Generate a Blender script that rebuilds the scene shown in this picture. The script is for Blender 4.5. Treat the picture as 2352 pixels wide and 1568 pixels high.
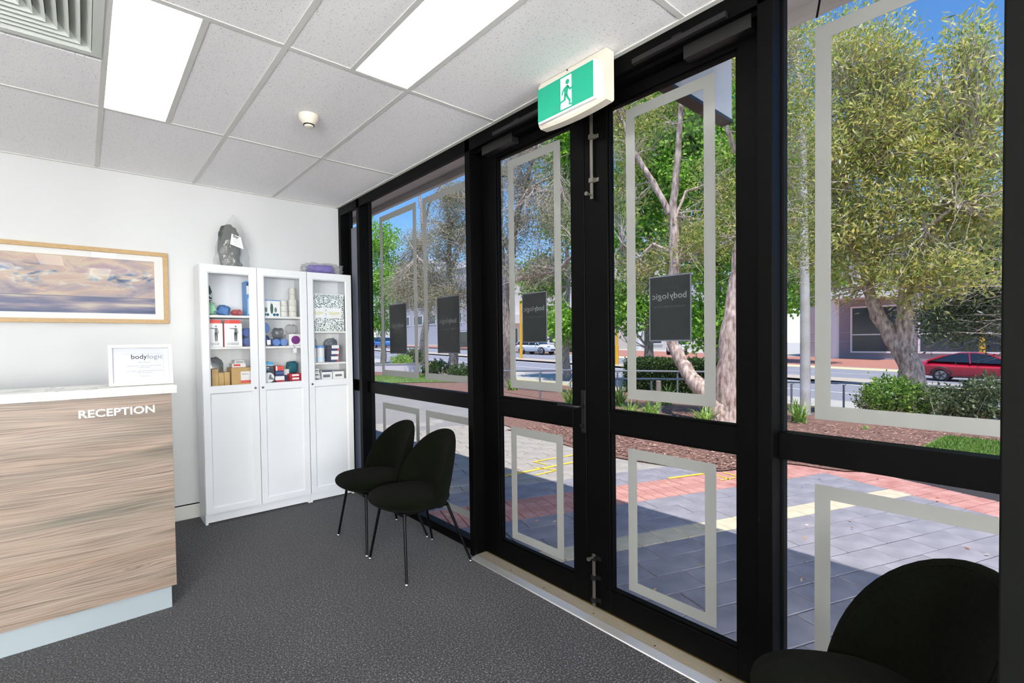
import bpy, bmesh, math, random
import numpy as np
from mathutils import Vector, Matrix, noise as mnoise

for o in list(bpy.data.objects):
    bpy.data.objects.remove(o, do_unlink=True)
scene = bpy.context.scene
COL = scene.collection
random.seed(7)
RNG = np.random.default_rng(7)

# ------------------------------------------------------------------ camera
CAM = Vector((-1.90055, -4.62781, 1.39865))
CR = Vector((0.76255438, -0.6467911, -0.01311853))
CU = Vector((0.02475028, 0.00890464, 0.99965401))
CF = Vector((0.64645049, 0.76261523, -0.02279854))
FPX, PCX, PCY, IW, IH = 1128.71959, -27.34669, 24.03861, 2352.0, 1568.0
cam_d = bpy.data.cameras.new('camera')
cam_d.sensor_width = 36.0
cam_d.lens = FPX / IW * 36.0
cam_d.shift_x = -PCX / IW
cam_d.shift_y = PCY / IW
cam_d.clip_start = 0.05
cam_d.clip_end = 600
cam = bpy.data.objects.new('camera', cam_d)
cam.matrix_world = Matrix(((CR.x, CU.x, -CF.x, CAM.x), (CR.y, CU.y, -CF.y, CAM.y),
                           (CR.z, CU.z, -CF.z, CAM.z), (0, 0, 0, 1)))
COL.objects.link(cam)
scene.camera = cam

# ------------------------------------------------------------------ view, sky, sun
vs = scene.view_settings
vs.view_transform = 'Standard'
vs.look = 'None'
vs.gamma = 1.0
vs.exposure = 0.0
vs.use_curve_mapping = False

SUN_DIR = Vector((-0.225, -0.20, 1.0)).normalized()      # towards the sun
world = bpy.data.worlds.new('sky')
scene.world = world
world.use_nodes = True
wn = world.node_tree.nodes
wl = world.node_tree.links
for n in list(wn):
    wn.remove(n)
sky = wn.new('ShaderNodeTexSky')
sky.sky_type = 'NISHITA'
sky.sun_disc = False
sky.sun_elevation = math.asin(SUN_DIR.z)
sky.sun_rotation = math.atan2(SUN_DIR.x, SUN_DIR.y)
sky.air_density = 1.0
sky.dust_density = 0.0
sky.ozone_density = 6.0
bg = wn.new('ShaderNodeBackground')
bg.inputs['Strength'].default_value = 0.205
wo = wn.new('ShaderNodeOutputWorld')
hs = wn.new('ShaderNodeHueSaturation')
hs.inputs['Saturation'].default_value = 1.16
wl.new(sky.outputs[0], hs.inputs['Color'])
wl.new(hs.outputs[0], bg.inputs[0])
wl.new(bg.outputs[0], wo.inputs[0])

sun_d = bpy.data.lights.new('sun', 'SUN')
sun_d.energy = 5.3
sun_d.angle = math.radians(0.7)
sun_d.color = (1.0, 0.96, 0.9)
sun = bpy.data.objects.new('sun', sun_d)
sun.rotation_euler = SUN_DIR.to_track_quat('Z', 'Y').to_euler()
sun.location = (3, 0, 20)
COL.objects.link(sun)
PANEL_LIGHT = 8.5          # radiance of the ceiling light diffusers
FILL_LIGHT = 128.0          # radiance of the unseen fill tubes added at the rear of the room

# ------------------------------------------------------------------ helpers
def lin(r, g, b):
    def f(v):
        v /= 255.0
        return v / 12.92 if v <= 0.04045 else ((v + 0.055) / 1.055) ** 2.4
    return (f(r), f(g), f(b), 1.0)

def at(px, py, X):
    """point on the plane x = X behind pixel (px, py) of the 2352 x 1568 frame"""
    d = CR * ((px - IW / 2 - PCX) / FPX) - CU * ((py - IH / 2 - PCY) / FPX) + CF
    return CAM + d * ((X - CAM.x) / d.x)

def sstep(t):
    t = min(1.0, max(0.0, t))
    return t * t * (3 - 2 * t)

def G(x, y):
    """height of the ground outside: level court, falling to the street, street rising to +y"""
    return -0.8 * sstep((x - 5) / 13.0) + 0.024 * min(60, max(-5, y)) * sstep((x - 8) / 12.0)

def tag(o, label=None, cat=None, group=None, kind=None):
    if label: o['label'] = label
    if cat: o['category'] = cat
    if group: o['group'] = group
    if kind: o['kind'] = kind
    return o

def thing(name, loc, label, cat, group=None, rotz=0.0):
    o = bpy.data.objects.new(name, None)
    o.empty_display_size = 0.05
    o.location = loc
    o.rotation_euler = (0, 0, rotz)
    COL.objects.link(o)
    return tag(o, label, cat, group)

def origin_of(o):
    v = Vector((0, 0, 0))
    while o is not None:
        v += o.location
        o = o.parent
    return v

class MB:
    """collects world-space geometry for ONE mesh object"""
    def __init__(s):
        s.v = []; s.f = []
    def add(s, vs_, fs):
        b = len(s.v)
        s.v += [tuple(v) for v in vs_]
        s.f += [tuple(i + b for i in f) for f in fs]
        return s
    def box(s, x0, x1, y0, y1, z0, z1):
        x0, x1 = min(x0, x1), max(x0, x1); y0, y1 = min(y0, y1), max(y0, y1); z0, z1 = min(z0, z1), max(z0, z1)
        return s.add([(x0,y0,z0),(x1,y0,z0),(x1,y1,z0),(x0,y1,z0),(x0,y0,z1),(x1,y0,z1),(x1,y1,z1),(x0,y1,z1)],
                     [(3,2,1,0),(4,5,6,7),(0,1,5,4),(1,2,6,5),(2,3,7,6),(3,0,4,7)])
    def tube(s, pts, rad, n=8, cap=True):
        pts = [Vector(p) for p in pts]
        if not isinstance(rad, (list, tuple)): rad = [rad] * len(pts)
        rings = []
        up = None
        for i, p in enumerate(pts):
            d = (pts[min(i+1, len(pts)-1)] - pts[max(i-1, 0)])
            if d.length < 1e-9: d = Vector((0, 0, 1))
            d.normalize()
            if up is None:
                up = Vector((0, 0, 1)) if abs(d.z) < 0.9 else Vector((1, 0, 0))
            a = up - d * up.dot(d)
            if a.length < 1e-6: a = d.orthogonal()
            a.normalize(); up = a
            b = d.cross(a)
            rings.append([p + (a * math.cos(2*math.pi*k/n) + b * math.sin(2*math.pi*k/n)) * rad[i] for k in range(n)])
        vs_ = [v for r in rings for v in r]
        fs = []
        for i in range(len(rings) - 1):
            for k in range(n):
                k2 = (k + 1) % n
                fs.append((i*n+k, i*n+k2, (i+1)*n+k2, (i+1)*n+k))
        if cap:
            fs.append(tuple(range(n-1, -1, -1)))
            fs.append(tuple((len(rings)-1)*n + k for k in range(n)))
        return s.add(vs_, fs)
    def lathe(s, prof, c=(0, 0, 0), n=24, axis='z'):
        """prof: list of (radius, height) from bottom to top"""
        vs_ = []; fs = []
        for (r, h) in prof:
            for k in range(n):
                a = 2*math.pi*k/n
                if axis == 'z': q = (r*math.cos(a), r*math.sin(a), h)
                elif axis == 'y': q = (r*math.cos(a), h, -r*math.sin(a))
                else: q = (h, r*math.cos(a), r*math.sin(a))
                vs_.append((c[0]+q[0], c[1]+q[1], c[2]+q[2]))
        m = len(prof)
        for i in range(m-1):
            for k in range(n):
                k2 = (k+1) % n
                fs.append((i*n+k, i*n+k2, (i+1)*n+k2, (i+1)*n+k))
        fs.append(tuple(range(n-1, -1, -1)))
        fs.append(tuple((m-1)*n+k for k in range(n)))
        return s.add(vs_, fs)
    def prism(s, poly, lo, hi, plane='xz'):
        """poly: 2-D outline, extruded along the third axis from lo to hi"""
        n = len(poly)
        def P(a, b, h):
            return {'xz': (a, h, b), 'yz': (h, a, b), 'xy': (a, b, h)}[plane]
        vs_ = [P(a, b, lo) for a, b in poly] + [P(a, b, hi) for a, b in poly]
        fs = [tuple(range(n)), tuple(range(2*n-1, n-1, -1))]
        for i in range(n):
            j = (i+1) % n
            fs.append((i, i+n, j+n, j))
        return s.add(vs_, fs)
    def grid(s, fn, nu, nv, closed_u=False):
        vs_ = [fn(i/nu, j/nv) for j in range(nv+1) for i in range(nu+1)]
        fs = [(j*(nu+1)+i, j*(nu+1)+i+1, (j+1)*(nu+1)+i+1, (j+1)*(nu+1)+i) for j in range(nv) for i in range(nu)]
        return s.add(vs_, fs)
    def build(s, name, mat=None, parent=None, bev=0.0, smooth=None, segs=2, local=False, recalc=True):
        off = Vector((0, 0, 0)) if (local or parent is None) else origin_of(parent)
        me = bpy.data.meshes.new(name)
        me.from_pydata([(v[0]-off.x, v[1]-off.y, v[2]-off.z) for v in s.v], [], s.f)
        if bev > 0 or recalc:
            bm = bmesh.new(); bm.from_mesh(me)
            if recalc: bmesh.ops.recalc_face_normals(bm, faces=bm.faces)
            if bev > 0:
                ed = [e for e in bm.edges if len(e.link_faces) == 2 and e.calc_face_angle(0) > 0.5]
                bmesh.ops.bevel(bm, geom=ed, offset=bev, segments=segs, affect='EDGES', profile=0.5, clamp_overlap=True)
            bm.to_mesh(me); bm.free()
        if smooth is not None:
            me.shade_smooth()
            me.set_sharp_from_angle(angle=math.radians(smooth))
        if mat is not None:
            me.materials.append(MAT[mat] if isinstance(mat, str) else mat)
        o = bpy.data.objects.new(name, me)
        COL.objects.link(o)
        if parent is not None: o.parent = parent
        return o

def B(*a): return MB().box(*a)

def one(name, mb, mat, label, cat, group=None, base=None, **k):
    """a thing that is a single mesh, its origin at its base"""
    o = mb.build(name, mat, None, **k)
    cs = [v.co for v in o.data.vertices]
    if base is None:
        base = Vector((sum(c.x for c in cs)/len(cs), sum(c.y for c in cs)/len(cs), min(c.z for c in cs)))
    o.data.transform(Matrix.Translation(-Vector(base)))
    o.location = base
    return tag(o, label, cat, group)

def copy_tree(o, parent=None):
    c = o.copy(); COL.objects.link(c); c.parent = parent
    for ch in list(o.children): copy_tree(ch, c)
    return c

def text_mesh(body, size, extrude=0.0, bold=0.0, align='CENTER', space=1.0, shear=0.0):
    cu = bpy.data.curves.new('txt', 'FONT')
    cu.body = body; cu.size = size; cu.extrude = extrude; cu.offset = bold
    cu.align_x = align; cu.align_y = 'CENTER'; cu.space_character = space; cu.shear = shear
    cu.resolution_u = 3
    t = bpy.data.objects.new('txt', cu); COL.objects.link(t)
    dg = bpy.context.evaluated_depsgraph_get()
    me = bpy.data.meshes.new_from_object(t.evaluated_get(dg))
    bpy.data.objects.remove(t, do_unlink=True); bpy.data.curves.remove(cu)
    return me

def lettering(body, size, loc, right, up, mat, parent, name='lettering', width=None, **k):
    """text whose reading direction is `right`; stands off its surface along right x up"""
    me = text_mesh(body, size, **k)
    right = Vector(right).normalized(); up = Vector(up).normalized(); n = right.cross(up)
    sx = 1.0
    if width:
        xs = [v.co.x for v in me.vertices]
        if xs: sx = width / (max(xs) - min(xs))
    off = origin_of(parent) if parent else Vector((0, 0, 0))
    L = Vector(loc) - off
    M4 = Matrix(((right.x*sx, up.x, n.x, L.x), (right.y*sx, up.y, n.y, L.y), (right.z*sx, up.z, n.z, L.z), (0, 0, 0, 1)))
    me.transform(M4)
    me.name = name
    me.materials.clear(); me.materials.append(MAT[mat])
    o = bpy.data.objects.new(name, me); COL.objects.link(o)
    o.parent = parent
    return o

# ------------------------------------------------------------------ materials
MAT = {}
def nodes_of(name):
    m = bpy.data.materials.new(name); m.use_nodes = True
    nt = m.node_tree
    for n in list(nt.nodes): nt.nodes.remove(n)
    out = nt.nodes.new('ShaderNodeOutputMaterial')
    MAT[name] = m
    return m, nt, out

def mat(name, rgb, rough=0.5, metal=0.0, var=0.0, vscale=8.0, bump=0.0, bscale=60.0, spec=0.5, sheen=0.0, emit=None, stretch=None, coat=0.0, rgb2=None, detail=4.0):
    m, nt, out = nodes_of(name)
    p = nt.nodes.new('ShaderNodeBsdfPrincipled')
    p.inputs['Base Color'].default_value = lin(*rgb)
    p.inputs['Roughness'].default_value = rough
    p.inputs['Metallic'].default_value = metal
    p.inputs['Specular IOR Level'].default_value = spec
    if sheen: p.inputs['Sheen Weight'].default_value = sheen
    if coat: p.inputs['Coat Weight'].default_value = coat
    if emit:
        p.inputs['Emission Color'].default_value = lin(*rgb); p.inputs['Emission Strength'].default_value = emit
    nt.links.new(p.outputs[0], out.inputs[0])
    if var or bump or rgb2:
        tc = nt.nodes.new('ShaderNodeTexCoord')
        mp = nt.nodes.new('ShaderNodeMapping')
        if stretch: mp.inputs['Scale'].default_value = stretch
        nt.links.new(tc.outputs['Object'], mp.inputs[0])
    if var or rgb2:
        nz = nt.nodes.new('ShaderNodeTexNoise'); nz.inputs['Scale'].default_value = vscale; nz.inputs['Detail'].default_value = detail
        nt.links.new(mp.outputs[0], nz.inputs[0])
        cr = nt.nodes.new('ShaderNodeValToRGB')
        cr.color_ramp.elements[0].position = 0.3; cr.color_ramp.elements[1].position = 0.7
        if rgb2:
            a, b = lin(*rgb), lin(*rgb2)
        else:
            c = lin(*rgb); a = tuple(x*(1-var) for x in c[:3])+(1,); b = tuple(min(1, x*(1+var)) for x in c[:3])+(1,)
        cr.color_ramp.elements[0].color = a; cr.color_ramp.elements[1].color = b
        nt.links.new(nz.outputs[0], cr.inputs[0]); nt.links.new(cr.outputs[0], p.inputs['Base Color'])
    if bump:
        n2 = nt.nodes.new('ShaderNodeTexNoise'); n2.inputs['Scale'].default_value = bscale; n2.inputs['Detail'].default_value = 3
        nt.links.new(mp.outputs[0], n2.inputs[0])
        bp = nt.nodes.new('ShaderNodeBump'); bp.inputs['Strength'].default_value = bump; bp.inputs['Distance'].default_value = 0.01
        nt.links.new(n2.outputs[0], bp.inputs['Height']); nt.links.new(bp.outputs[0], p.inputs['Normal'])
    return m

def glass(name, ior=1.45, tint=(1, 1, 1, 1), rough=0.0, k=1.0):
    """thin pane: clear transmission plus Fresnel reflection"""
    m, nt, out = nodes_of(name)
    tr = nt.nodes.new('ShaderNodeBsdfTransparent'); tr.inputs[0].default_value = tint
    gl = nt.nodes.new('ShaderNodeBsdfGlossy'); gl.inputs['Roughness'].default_value = rough
    fr = nt.nodes.new('ShaderNodeFresnel'); fr.inputs[0].default_value = ior
    geo = nt.nodes.new('ShaderNodeNewGeometry')
    inv = nt.nodes.new('ShaderNodeMath'); inv.operation = 'SUBTRACT'; inv.inputs[0].default_value = 1.0
    nt.links.new(geo.outputs['Backfacing'], inv.inputs[1])       # a thin pane reflects at its outer faces only
    mu = nt.nodes.new('ShaderNodeMath'); mu.operation = 'MULTIPLY'; nt.links.new(inv.outputs[0], mu.inputs[1])
    mx = nt.nodes.new('ShaderNodeMixShader')
    nt.links.new(fr.outputs[0], mu.inputs[0]); nt.links.new(mu.outputs[0], mx.inputs[0])
    nt.links.new(tr.outputs[0], mx.inputs[1]); nt.links.new(gl.outputs[0], mx.inputs[2]); nt.links.new(mx.outputs[0], out.inputs[0])
    return m

def film(name, rgb, trans=0.25, transl=0.5, alpha=0.0, gloss=0.06, rough=0.2):
    """sheet that scatters light through it; alpha = share of clear see-through"""
    m, nt, out = nodes_of(name)
    d = nt.nodes.new('ShaderNodeBsdfDiffuse'); d.inputs[0].default_value = lin(*rgb)
    t = nt.nodes.new('ShaderNodeBsdfTranslucent'); t.inputs[0].default_value = lin(*rgb)
    m1 = nt.nodes.new('ShaderNodeMixShader'); m1.inputs[0].default_value = transl
    nt.links.new(d.outputs[0], m1.inputs[1]); nt.links.new(t.outputs[0], m1.inputs[2])
    tr = nt.nodes.new('ShaderNodeBsdfTransparent')
    m2 = nt.nodes.new('ShaderNodeMixShader'); m2.inputs[0].default_value = alpha
    nt.links.new(m1.outputs[0], m2.inputs[1]); nt.links.new(tr.outputs[0], m2.inputs[2])
    g = nt.nodes.new('ShaderNodeBsdfGlossy'); g.inputs['Roughness'].default_value = rough
    m3 = nt.nodes.new('ShaderNodeMixShader'); m3.inputs[0].default_value = gloss
    nt.links.new(m2.outputs[0], m3.inputs[1]); nt.links.new(g.outputs[0], m3.inputs[2])
    nt.links.new(m3.outputs[0], out.inputs[0])
    return m

def leafmat(name, cols, transl=0.35, rough=0.45):
    """leaf colours picked per leaf from the mesh attribute 'tint'"""
    m, nt, out = nodes_of(name)
    a = nt.nodes.new('ShaderNodeAttribute'); a.attribute_name = 'tint'
    cr = nt.nodes.new('ShaderNodeValToRGB')
    el = cr.color_ramp.elements
    el[0].position = 0; el[0].color = lin(*cols[0]); el[1].position = 1; el[1].color = lin(*cols[-1])
    for i, c in enumerate(cols[1:-1]):
        e = el.new((i+1)/(len(cols)-1)); e.color = lin(*c)
    nt.links.new(a.outputs['Fac'], cr.inputs[0])
    p = nt.nodes.new('ShaderNodeBsdfPrincipled'); p.inputs['Roughness'].default_value = rough
    t = nt.nodes.new('ShaderNodeBsdfTranslucent')
    mx = nt.nodes.new('ShaderNodeMixShader'); mx.inputs[0].default_value = transl
    nt.links.new(cr.outputs[0], p.inputs['Base Color']); nt.links.new(cr.outputs[0], t.inputs[0])
    nt.links.new(p.outputs[0], mx.inputs[1]); nt.links.new(t.outputs[0], mx.inputs[2]); nt.links.new(mx.outputs[0], out.inputs[0])
    return m

# room
mat('wall_paint', (213, 215, 216), 0.75, bump=0.02, bscale=180)
mat('trim_white', (218, 218, 214), 0.45)
mat('grid_white', (216, 216, 212), 0.6)
mat('cabinet_white', (234, 236, 239), 0.35, coat=0.1)
mat('cabinet_inside', (228, 230, 228), 0.5)
mat('frame_black', (3, 3, 3), 0.5, spec=0.07)
mat('column_grey', (8, 9, 8), 0.7, spec=0.05)
mat('gasket_black', (5, 5, 6), 0.7, spec=0.15)
mat('closer_grey', (28, 27, 27), 0.4, metal=0.3)
mat('dark_metal', (24, 25, 27), 0.35, metal=0.5)
mat('steel', (104, 101, 94), 0.4, metal=0.7)
mat('chrome', (220, 220, 222), 0.12, metal=1.0)
mat('chair_leg', (6, 6, 8), 0.4, spec=0.15)
mat('chair_fabric', (8, 10, 5), 0.95, var=0.35, vscale=90, bump=0.5, bscale=420, spec=0.03, sheen=0.015)
mat('alu_step', (214, 213, 212), 0.34, metal=0.75)
mat('brass_groove', (150, 118, 48), 0.45, metal=0.3)
mat('oak', (180, 148, 102), 0.5, var=0.16, vscale=30, stretch=(1, 6, 12))
mat('matboard', (226, 226, 225), 0.8)
mat('notice_frame', (196, 195, 189), 0.5)
mat('paper', (184, 187, 194), 0.7)
mat('ink_dark', (52, 52, 62), 0.7)
mat('ink_light', (112, 114, 124), 0.7)
mat('letter_silver', (196, 199, 203), 0.4, metal=0.1)
mat('cream_plastic', (231, 224, 208), 0.4)
mat('white_plastic', (232, 234, 238), 0.35)
mat('exit_green', (6, 150, 118), 0.18, emit=0.25, coat=0.5)
mat('exit_white', (226, 226, 232), 0.18, emit=0.12, coat=0.5)
mat('vent_metal', (206, 211, 205), 0.5)
mat('vent_dark', (120, 128, 122), 0.7)
mat('kick_alu', (164, 176, 182), 0.38, metal=0.25)
mat('soffit', (196, 190, 186), 0.8)
mat('awning_metal', (186, 190, 200), 0.5)
mat('poster_dark', (36, 39, 41), 0.5, spec=0.2)
mat('poster_edge', (92, 96, 108), 0.5)
mat('poster_text', (104, 106, 108), 0.6)
mat('poster_text_dim', (62, 65, 67), 0.6)
film('film_frost', (176, 177, 173), transl=0.5, alpha=0.0, gloss=0.03)
film('film_strip', (190, 194, 202), transl=0.6, alpha=0.0, gloss=0.03)
film('plastic_clear', (240, 242, 243), transl=0.5, alpha=0.80, gloss=0.07, rough=0.10)
film('plastic_smoke', (120, 128, 130), transl=0.4, alpha=0.5, gloss=0.16, rough=0.12)
glass('window_glass', 1.11)
glass('cabinet_glass', 1.5)
glass('picture_glass', 1.30)
# ------------------------------------------------------------------ special room materials
def N(nt, kind, **inp):
    n = nt.nodes.new(kind)
    for k, v in inp.items():
        n.inputs[k].default_value = v
    return n

def ramp(nt, stops, src, interp='LINEAR'):
    cr = nt.nodes.new('ShaderNodeValToRGB'); cr.color_ramp.interpolation = interp
    el = cr.color_ramp.elements
    el[0].position, el[0].color = stops[0][0], stops[0][1]
    el[1].position, el[1].color = stops[-1][0], stops[-1][1]
    for p, c in stops[1:-1]:
        e = el.new(p); e.color = c
    nt.links.new(src, cr.inputs[0])
    return cr

def carpet_mat():
    m, nt, out = nodes_of('carpet')
    tc = nt.nodes.new('ShaderNodeTexCoord')
    n1 = N(nt, 'ShaderNodeTexNoise', Scale=120.0, Detail=4.0, Roughness=0.8)
    n2 = N(nt, 'ShaderNodeTexNoise', Scale=2.2, Detail=2.0)
    nt.links.new(tc.outputs['Object'], n1.inputs[0]); nt.links.new(tc.outputs['Object'], n2.inputs[0])
    cr = ramp(nt, [(0.36, lin(14, 14, 16)), (0.46, lin(30, 30, 33)), (0.55, lin(60, 60, 64)), (0.66, lin(150, 149, 153))], n1.outputs[0])
    c2 = ramp(nt, [(0.35, (0.86, 0.86, 0.86, 1)), (0.65, (1, 1, 1, 1))], n2.outputs[0])
    mx = nt.nodes.new('ShaderNodeMix'); mx.data_type = 'RGBA'; mx.blend_type = 'MULTIPLY'; mx.inputs[0].default_value = 1
    nt.links.new(cr.outputs[0], mx.inputs[6]); nt.links.new(c2.outputs[0], mx.inputs[7])
    p = N(nt, 'ShaderNodeBsdfPrincipled', Roughness=0.95)
    p.inputs['Specular IOR Level'].default_value = 0.1
    p.inputs['Sheen Weight'].default_value = 0.15
    nt.links.new(mx.outputs[2], p.inputs['Base Color'])
    bp = N(nt, 'ShaderNodeBump', Strength=0.6, Distance=0.004)
    nt.links.new(n1.outputs[0], bp.inputs['Height']); nt.links.new(bp.outputs[0], p.inputs['Normal'])
    nt.links.new(p.outputs[0], out.inputs[0])
carpet_mat()

def tile_mat():
    m, nt, out = nodes_of('ceiling_tile')
    tc = nt.nodes.new('ShaderNodeTexCoord')
    vo = N(nt, 'ShaderNodeTexNoise', Scale=150.0, Detail=2.0, Roughness=0.6)
    mp = nt.nodes.new('ShaderNodeMapping'); mp.inputs['Scale'].default_value = (1.0, 1.0, 0.2)
    geo = nt.nodes.new('ShaderNodeNewGeometry')
    nt.links.new(geo.outputs['Position'], mp.inputs[0]); nt.links.new(mp.outputs[0], vo.inputs[0])
    cr = ramp(nt, [(0.29, lin(140, 140, 138)), (0.36, lin(249, 248, 249)), (1.0, lin(252, 251, 252))], vo.outputs[0])
    p = N(nt, 'ShaderNodeBsdfPrincipled', Roughness=0.9)
    nt.links.new(cr.outputs[0], p.inputs['Base Color'])
    bp = N(nt, 'ShaderNodeBump', Strength=0.35, Distance=0.003)
    nt.links.new(vo.outputs[0], bp.inputs['Height']); nt.links.new(bp.outputs[0], p.inputs['Normal'])
    nt.links.new(p.outputs[0], out.inputs[0])
tile_mat()

def laminate_mat():
    m, nt, out = nodes_of('wood_laminate')
    geo = nt.nodes.new('ShaderNodeNewGeometry')
    mp = nt.nodes.new('ShaderNodeMapping'); mp.inputs['Scale'].default_value = (0.55, 1.0, 5.0)
    mp.inputs['Rotation'].default_value = (0, math.radians(3.0), 0)
    nt.links.new(geo.outputs['Position'], mp.inputs[0])
    n1 = N(nt, 'ShaderNodeTexNoise', Scale=2.2, Detail=2.5, Roughness=0.5, Distortion=0.35)
    nt.links.new(mp.outputs[0], n1.inputs[0])
    mp2 = nt.nodes.new('ShaderNodeMapping'); mp2.inputs['Scale'].default_value = (0.8, 1.0, 80.0)
    mp2.inputs['Rotation'].default_value = (0, math.radians(3.0), 0)
    nt.links.new(geo.outputs['Position'], mp2.inputs[0])
    ad = nt.nodes.new('ShaderNodeVectorMath'); ad.operation = 'MULTIPLY_ADD'
    ad.inputs[1].default_value = (0, 0, 5.0)
    nt.links.new(n1.outputs['Color'], ad.inputs[0]); nt.links.new(mp2.outputs[0], ad.inputs[2])
    n2 = N(nt, 'ShaderNodeTexNoise', Scale=3.2, Detail=3.0, Roughness=0.55)
    nt.links.new(ad.outputs[0], n2.inputs[0])
    mp3 = nt.nodes.new('ShaderNodeMapping'); mp3.inputs['Scale'].default_value = (0.5, 1.0, 3.2); mp3.inputs['Location'].default_value = (4, 2, 1)
    nt.links.new(geo.outputs['Position'], mp3.inputs[0])
    n3 = N(nt, 'ShaderNodeTexNoise', Scale=2.0, Detail=2.0); nt.links.new(mp3.outputs[0], n3.inputs[0])
    c1 = ramp(nt, [(0.30, lin(110, 104, 94)), (0.44, lin(134, 123, 112)), (0.56, lin(148, 133, 121)), (0.72, lin(153, 141, 129))], n1.outputs[0])
    c3 = ramp(nt, [(0.40, (1, 1, 1, 1)), (0.62, (1.0, 0.93, 0.89, 1))], n3.outputs[0])
    c2 = ramp(nt, [(0.34, lin(162, 156, 150)), (0.48, lin(224, 221, 218)), (0.62, lin(255, 254, 252))], n2.outputs[0])
    mx = nt.nodes.new('ShaderNodeMix'); mx.data_type = 'RGBA'; mx.blend_type = 'MULTIPLY'; mx.inputs[0].default_value = 1
    nt.links.new(c1.outputs[0], mx.inputs[6]); nt.links.new(c2.outputs[0], mx.inputs[7])
    my = nt.nodes.new('ShaderNodeMix'); my.data_type = 'RGBA'; my.blend_type = 'MULTIPLY'; my.inputs[0].default_value = 1
    nt.links.new(mx.outputs[2], my.inputs[6]); nt.links.new(c3.outputs[0], my.inputs[7])
    p = N(nt, 'ShaderNodeBsdfPrincipled', Roughness=0.45)
    nt.links.new(my.outputs[2], p.inputs['Base Color'])
    bp = N(nt, 'ShaderNodeBump', Strength=0.12, Distance=0.003)
    nt.links.new(n2.outputs[0], bp.inputs['Height']); nt.links.new(bp.outputs[0], p.inputs['Normal'])
    nt.links.new(p.outputs[0], out.inputs[0])
laminate_mat()

def stone_mat():
    m, nt, out = nodes_of('stone_top')
    tc = nt.nodes.new('ShaderNodeTexCoord')
    n1 = N(nt, 'ShaderNodeTexNoise', Scale=3.0, Detail=3.0, Distortion=1.6)
    nt.links.new(tc.outputs['Object'], n1.inputs[0])
    cr = ramp(nt, [(0.0, lin(214, 214, 211)), (0.47, lin(216, 216, 213)), (0.495, lin(168, 170, 166)), (0.52, lin(216, 216, 213)), (1.0, lin(218, 218, 216))], n1.outputs[0])
    p = N(nt, 'ShaderNodeBsdfPrincipled', Roughness=0.22)
    nt.links.new(cr.outputs[0], p.inputs['Base Color']); nt.links.new(p.outputs[0], out.inputs[0])
stone_mat()

def panel_mat(name, power):
    m, nt, out = nodes_of(name)
    geo = nt.nodes.new('ShaderNodeNewGeometry')
    e = N(nt, 'ShaderNodeEmission', Strength=power); e.inputs[0].default_value = (1.0, 0.985, 0.955, 1)
    wv = N(nt, 'ShaderNodeTexWave', Scale=60.0)
    nt.links.new(geo.outputs['Position'], wv.inputs[0])
    g = N(nt, 'ShaderNodeBsdfPrincipled', Roughness=0.4); g.inputs['Base Color'].default_value = lin(240, 240, 236)
    ad = nt.nodes.new('ShaderNodeAddShader')
    bp = N(nt, 'ShaderNodeBump', Strength=0.2, Distance=0.002)
    nt.links.new(wv.outputs[1], bp.inputs['Height']); nt.links.new(bp.outputs[0], g.inputs['Normal'])
    nt.links.new(e.outputs[0], ad.inputs[0]); nt.links.new(g.outputs[0], ad.inputs[1]); nt.links.new(ad.outputs[0], out.inputs[0])
panel_mat('light_diffuser', PANEL_LIGHT)
panel_mat('fill_glow', FILL_LIGHT)

# ------------------------------------------------------------------ shell
RX0, RY0 = -4.5, -7.3          # far corner of the room, behind the camera
CH = 2.692                     # ceiling height
def struct(name, mb, m, **k):
    o = mb.build(name, m, None, **k)
    o['kind'] = 'structure'
    return o

struct('floor', B(RX0, 0.075, RY0, 0.0, -0.12, 0.0), 'carpet')
wall_back = struct('wall_back', B(RX0-0.1, 0.11, 0.0, 0.12, -0.1, 3.0), 'wall_paint')
struct('wall_left', B(RX0-0.12, RX0, RY0, 0.0, -0.1, 3.0), 'wall_paint')
struct('wall_front', B(RX0-0.1, 0.11, RY0-0.12, RY0, -0.1, 3.0), 'wall_paint')
sk = struct('baseboard_back', B(RX0, -0.06, -0.014, 0.0, 0.0, 0.112), 'trim_white', bev=0.003)
B(RX0, -0.06, -0.011, 0.0, 0.112, 0.119).build('shadow_line', 'gasket_black', sk)

# ------------------------------------------------------------------ ceiling: grid of bars and loose tiles
TA, TE = 0.59484, 1.17791      # first bar from the glass, first cross bar from the back wall
ceil = struct('ceiling', B(RX0, 0.11, RY0, 0.0, 2.86, 2.95), 'grid_white')
bars_x = [-TA - 0.6*k for k in range(-0, 9)]
bars_y = [-TE - 1.2*k for k in range(0, 7)]
LIGHTS = [(-1.79484, 0), (-0.89484, 1), (-1.79484, 2), (-3.59484, 2), (-0.89484, 3), (-2.39484, 3), (-3.59484, 3), (-1.79484, 4), (-2.99484, 4), (-0.89484, 4)]   # (left bar x, cross bar index); all after the first two are unseen, added fill
VENTS = [(-2.39484, 1)]
bw = 0.012
for x in bars_x:
    if x < RX0 + 0.05: continue
    B(x-bw, x+bw, RY0, -0.001, CH-0.002, CH+0.03).build('ceiling_bar', 'grid_white', ceil)
xs = [0.0] + [x for x in bars_x if x > RX0+0.05] + [RX0]
ys = [0.0] + [y for y in bars_y if y > RY0+0.05] + [RY0]
for y in ys[1:-1]:
    for i in range(len(xs)-1):
        B(xs[i+1]+(bw if xs[i+1] > RX0 else 0), xs[i]-(bw if i else 0.0), y-bw, y+bw, CH-0.0018, CH+0.03).build('ceiling_bar', 'grid_white', ceil)
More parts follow.
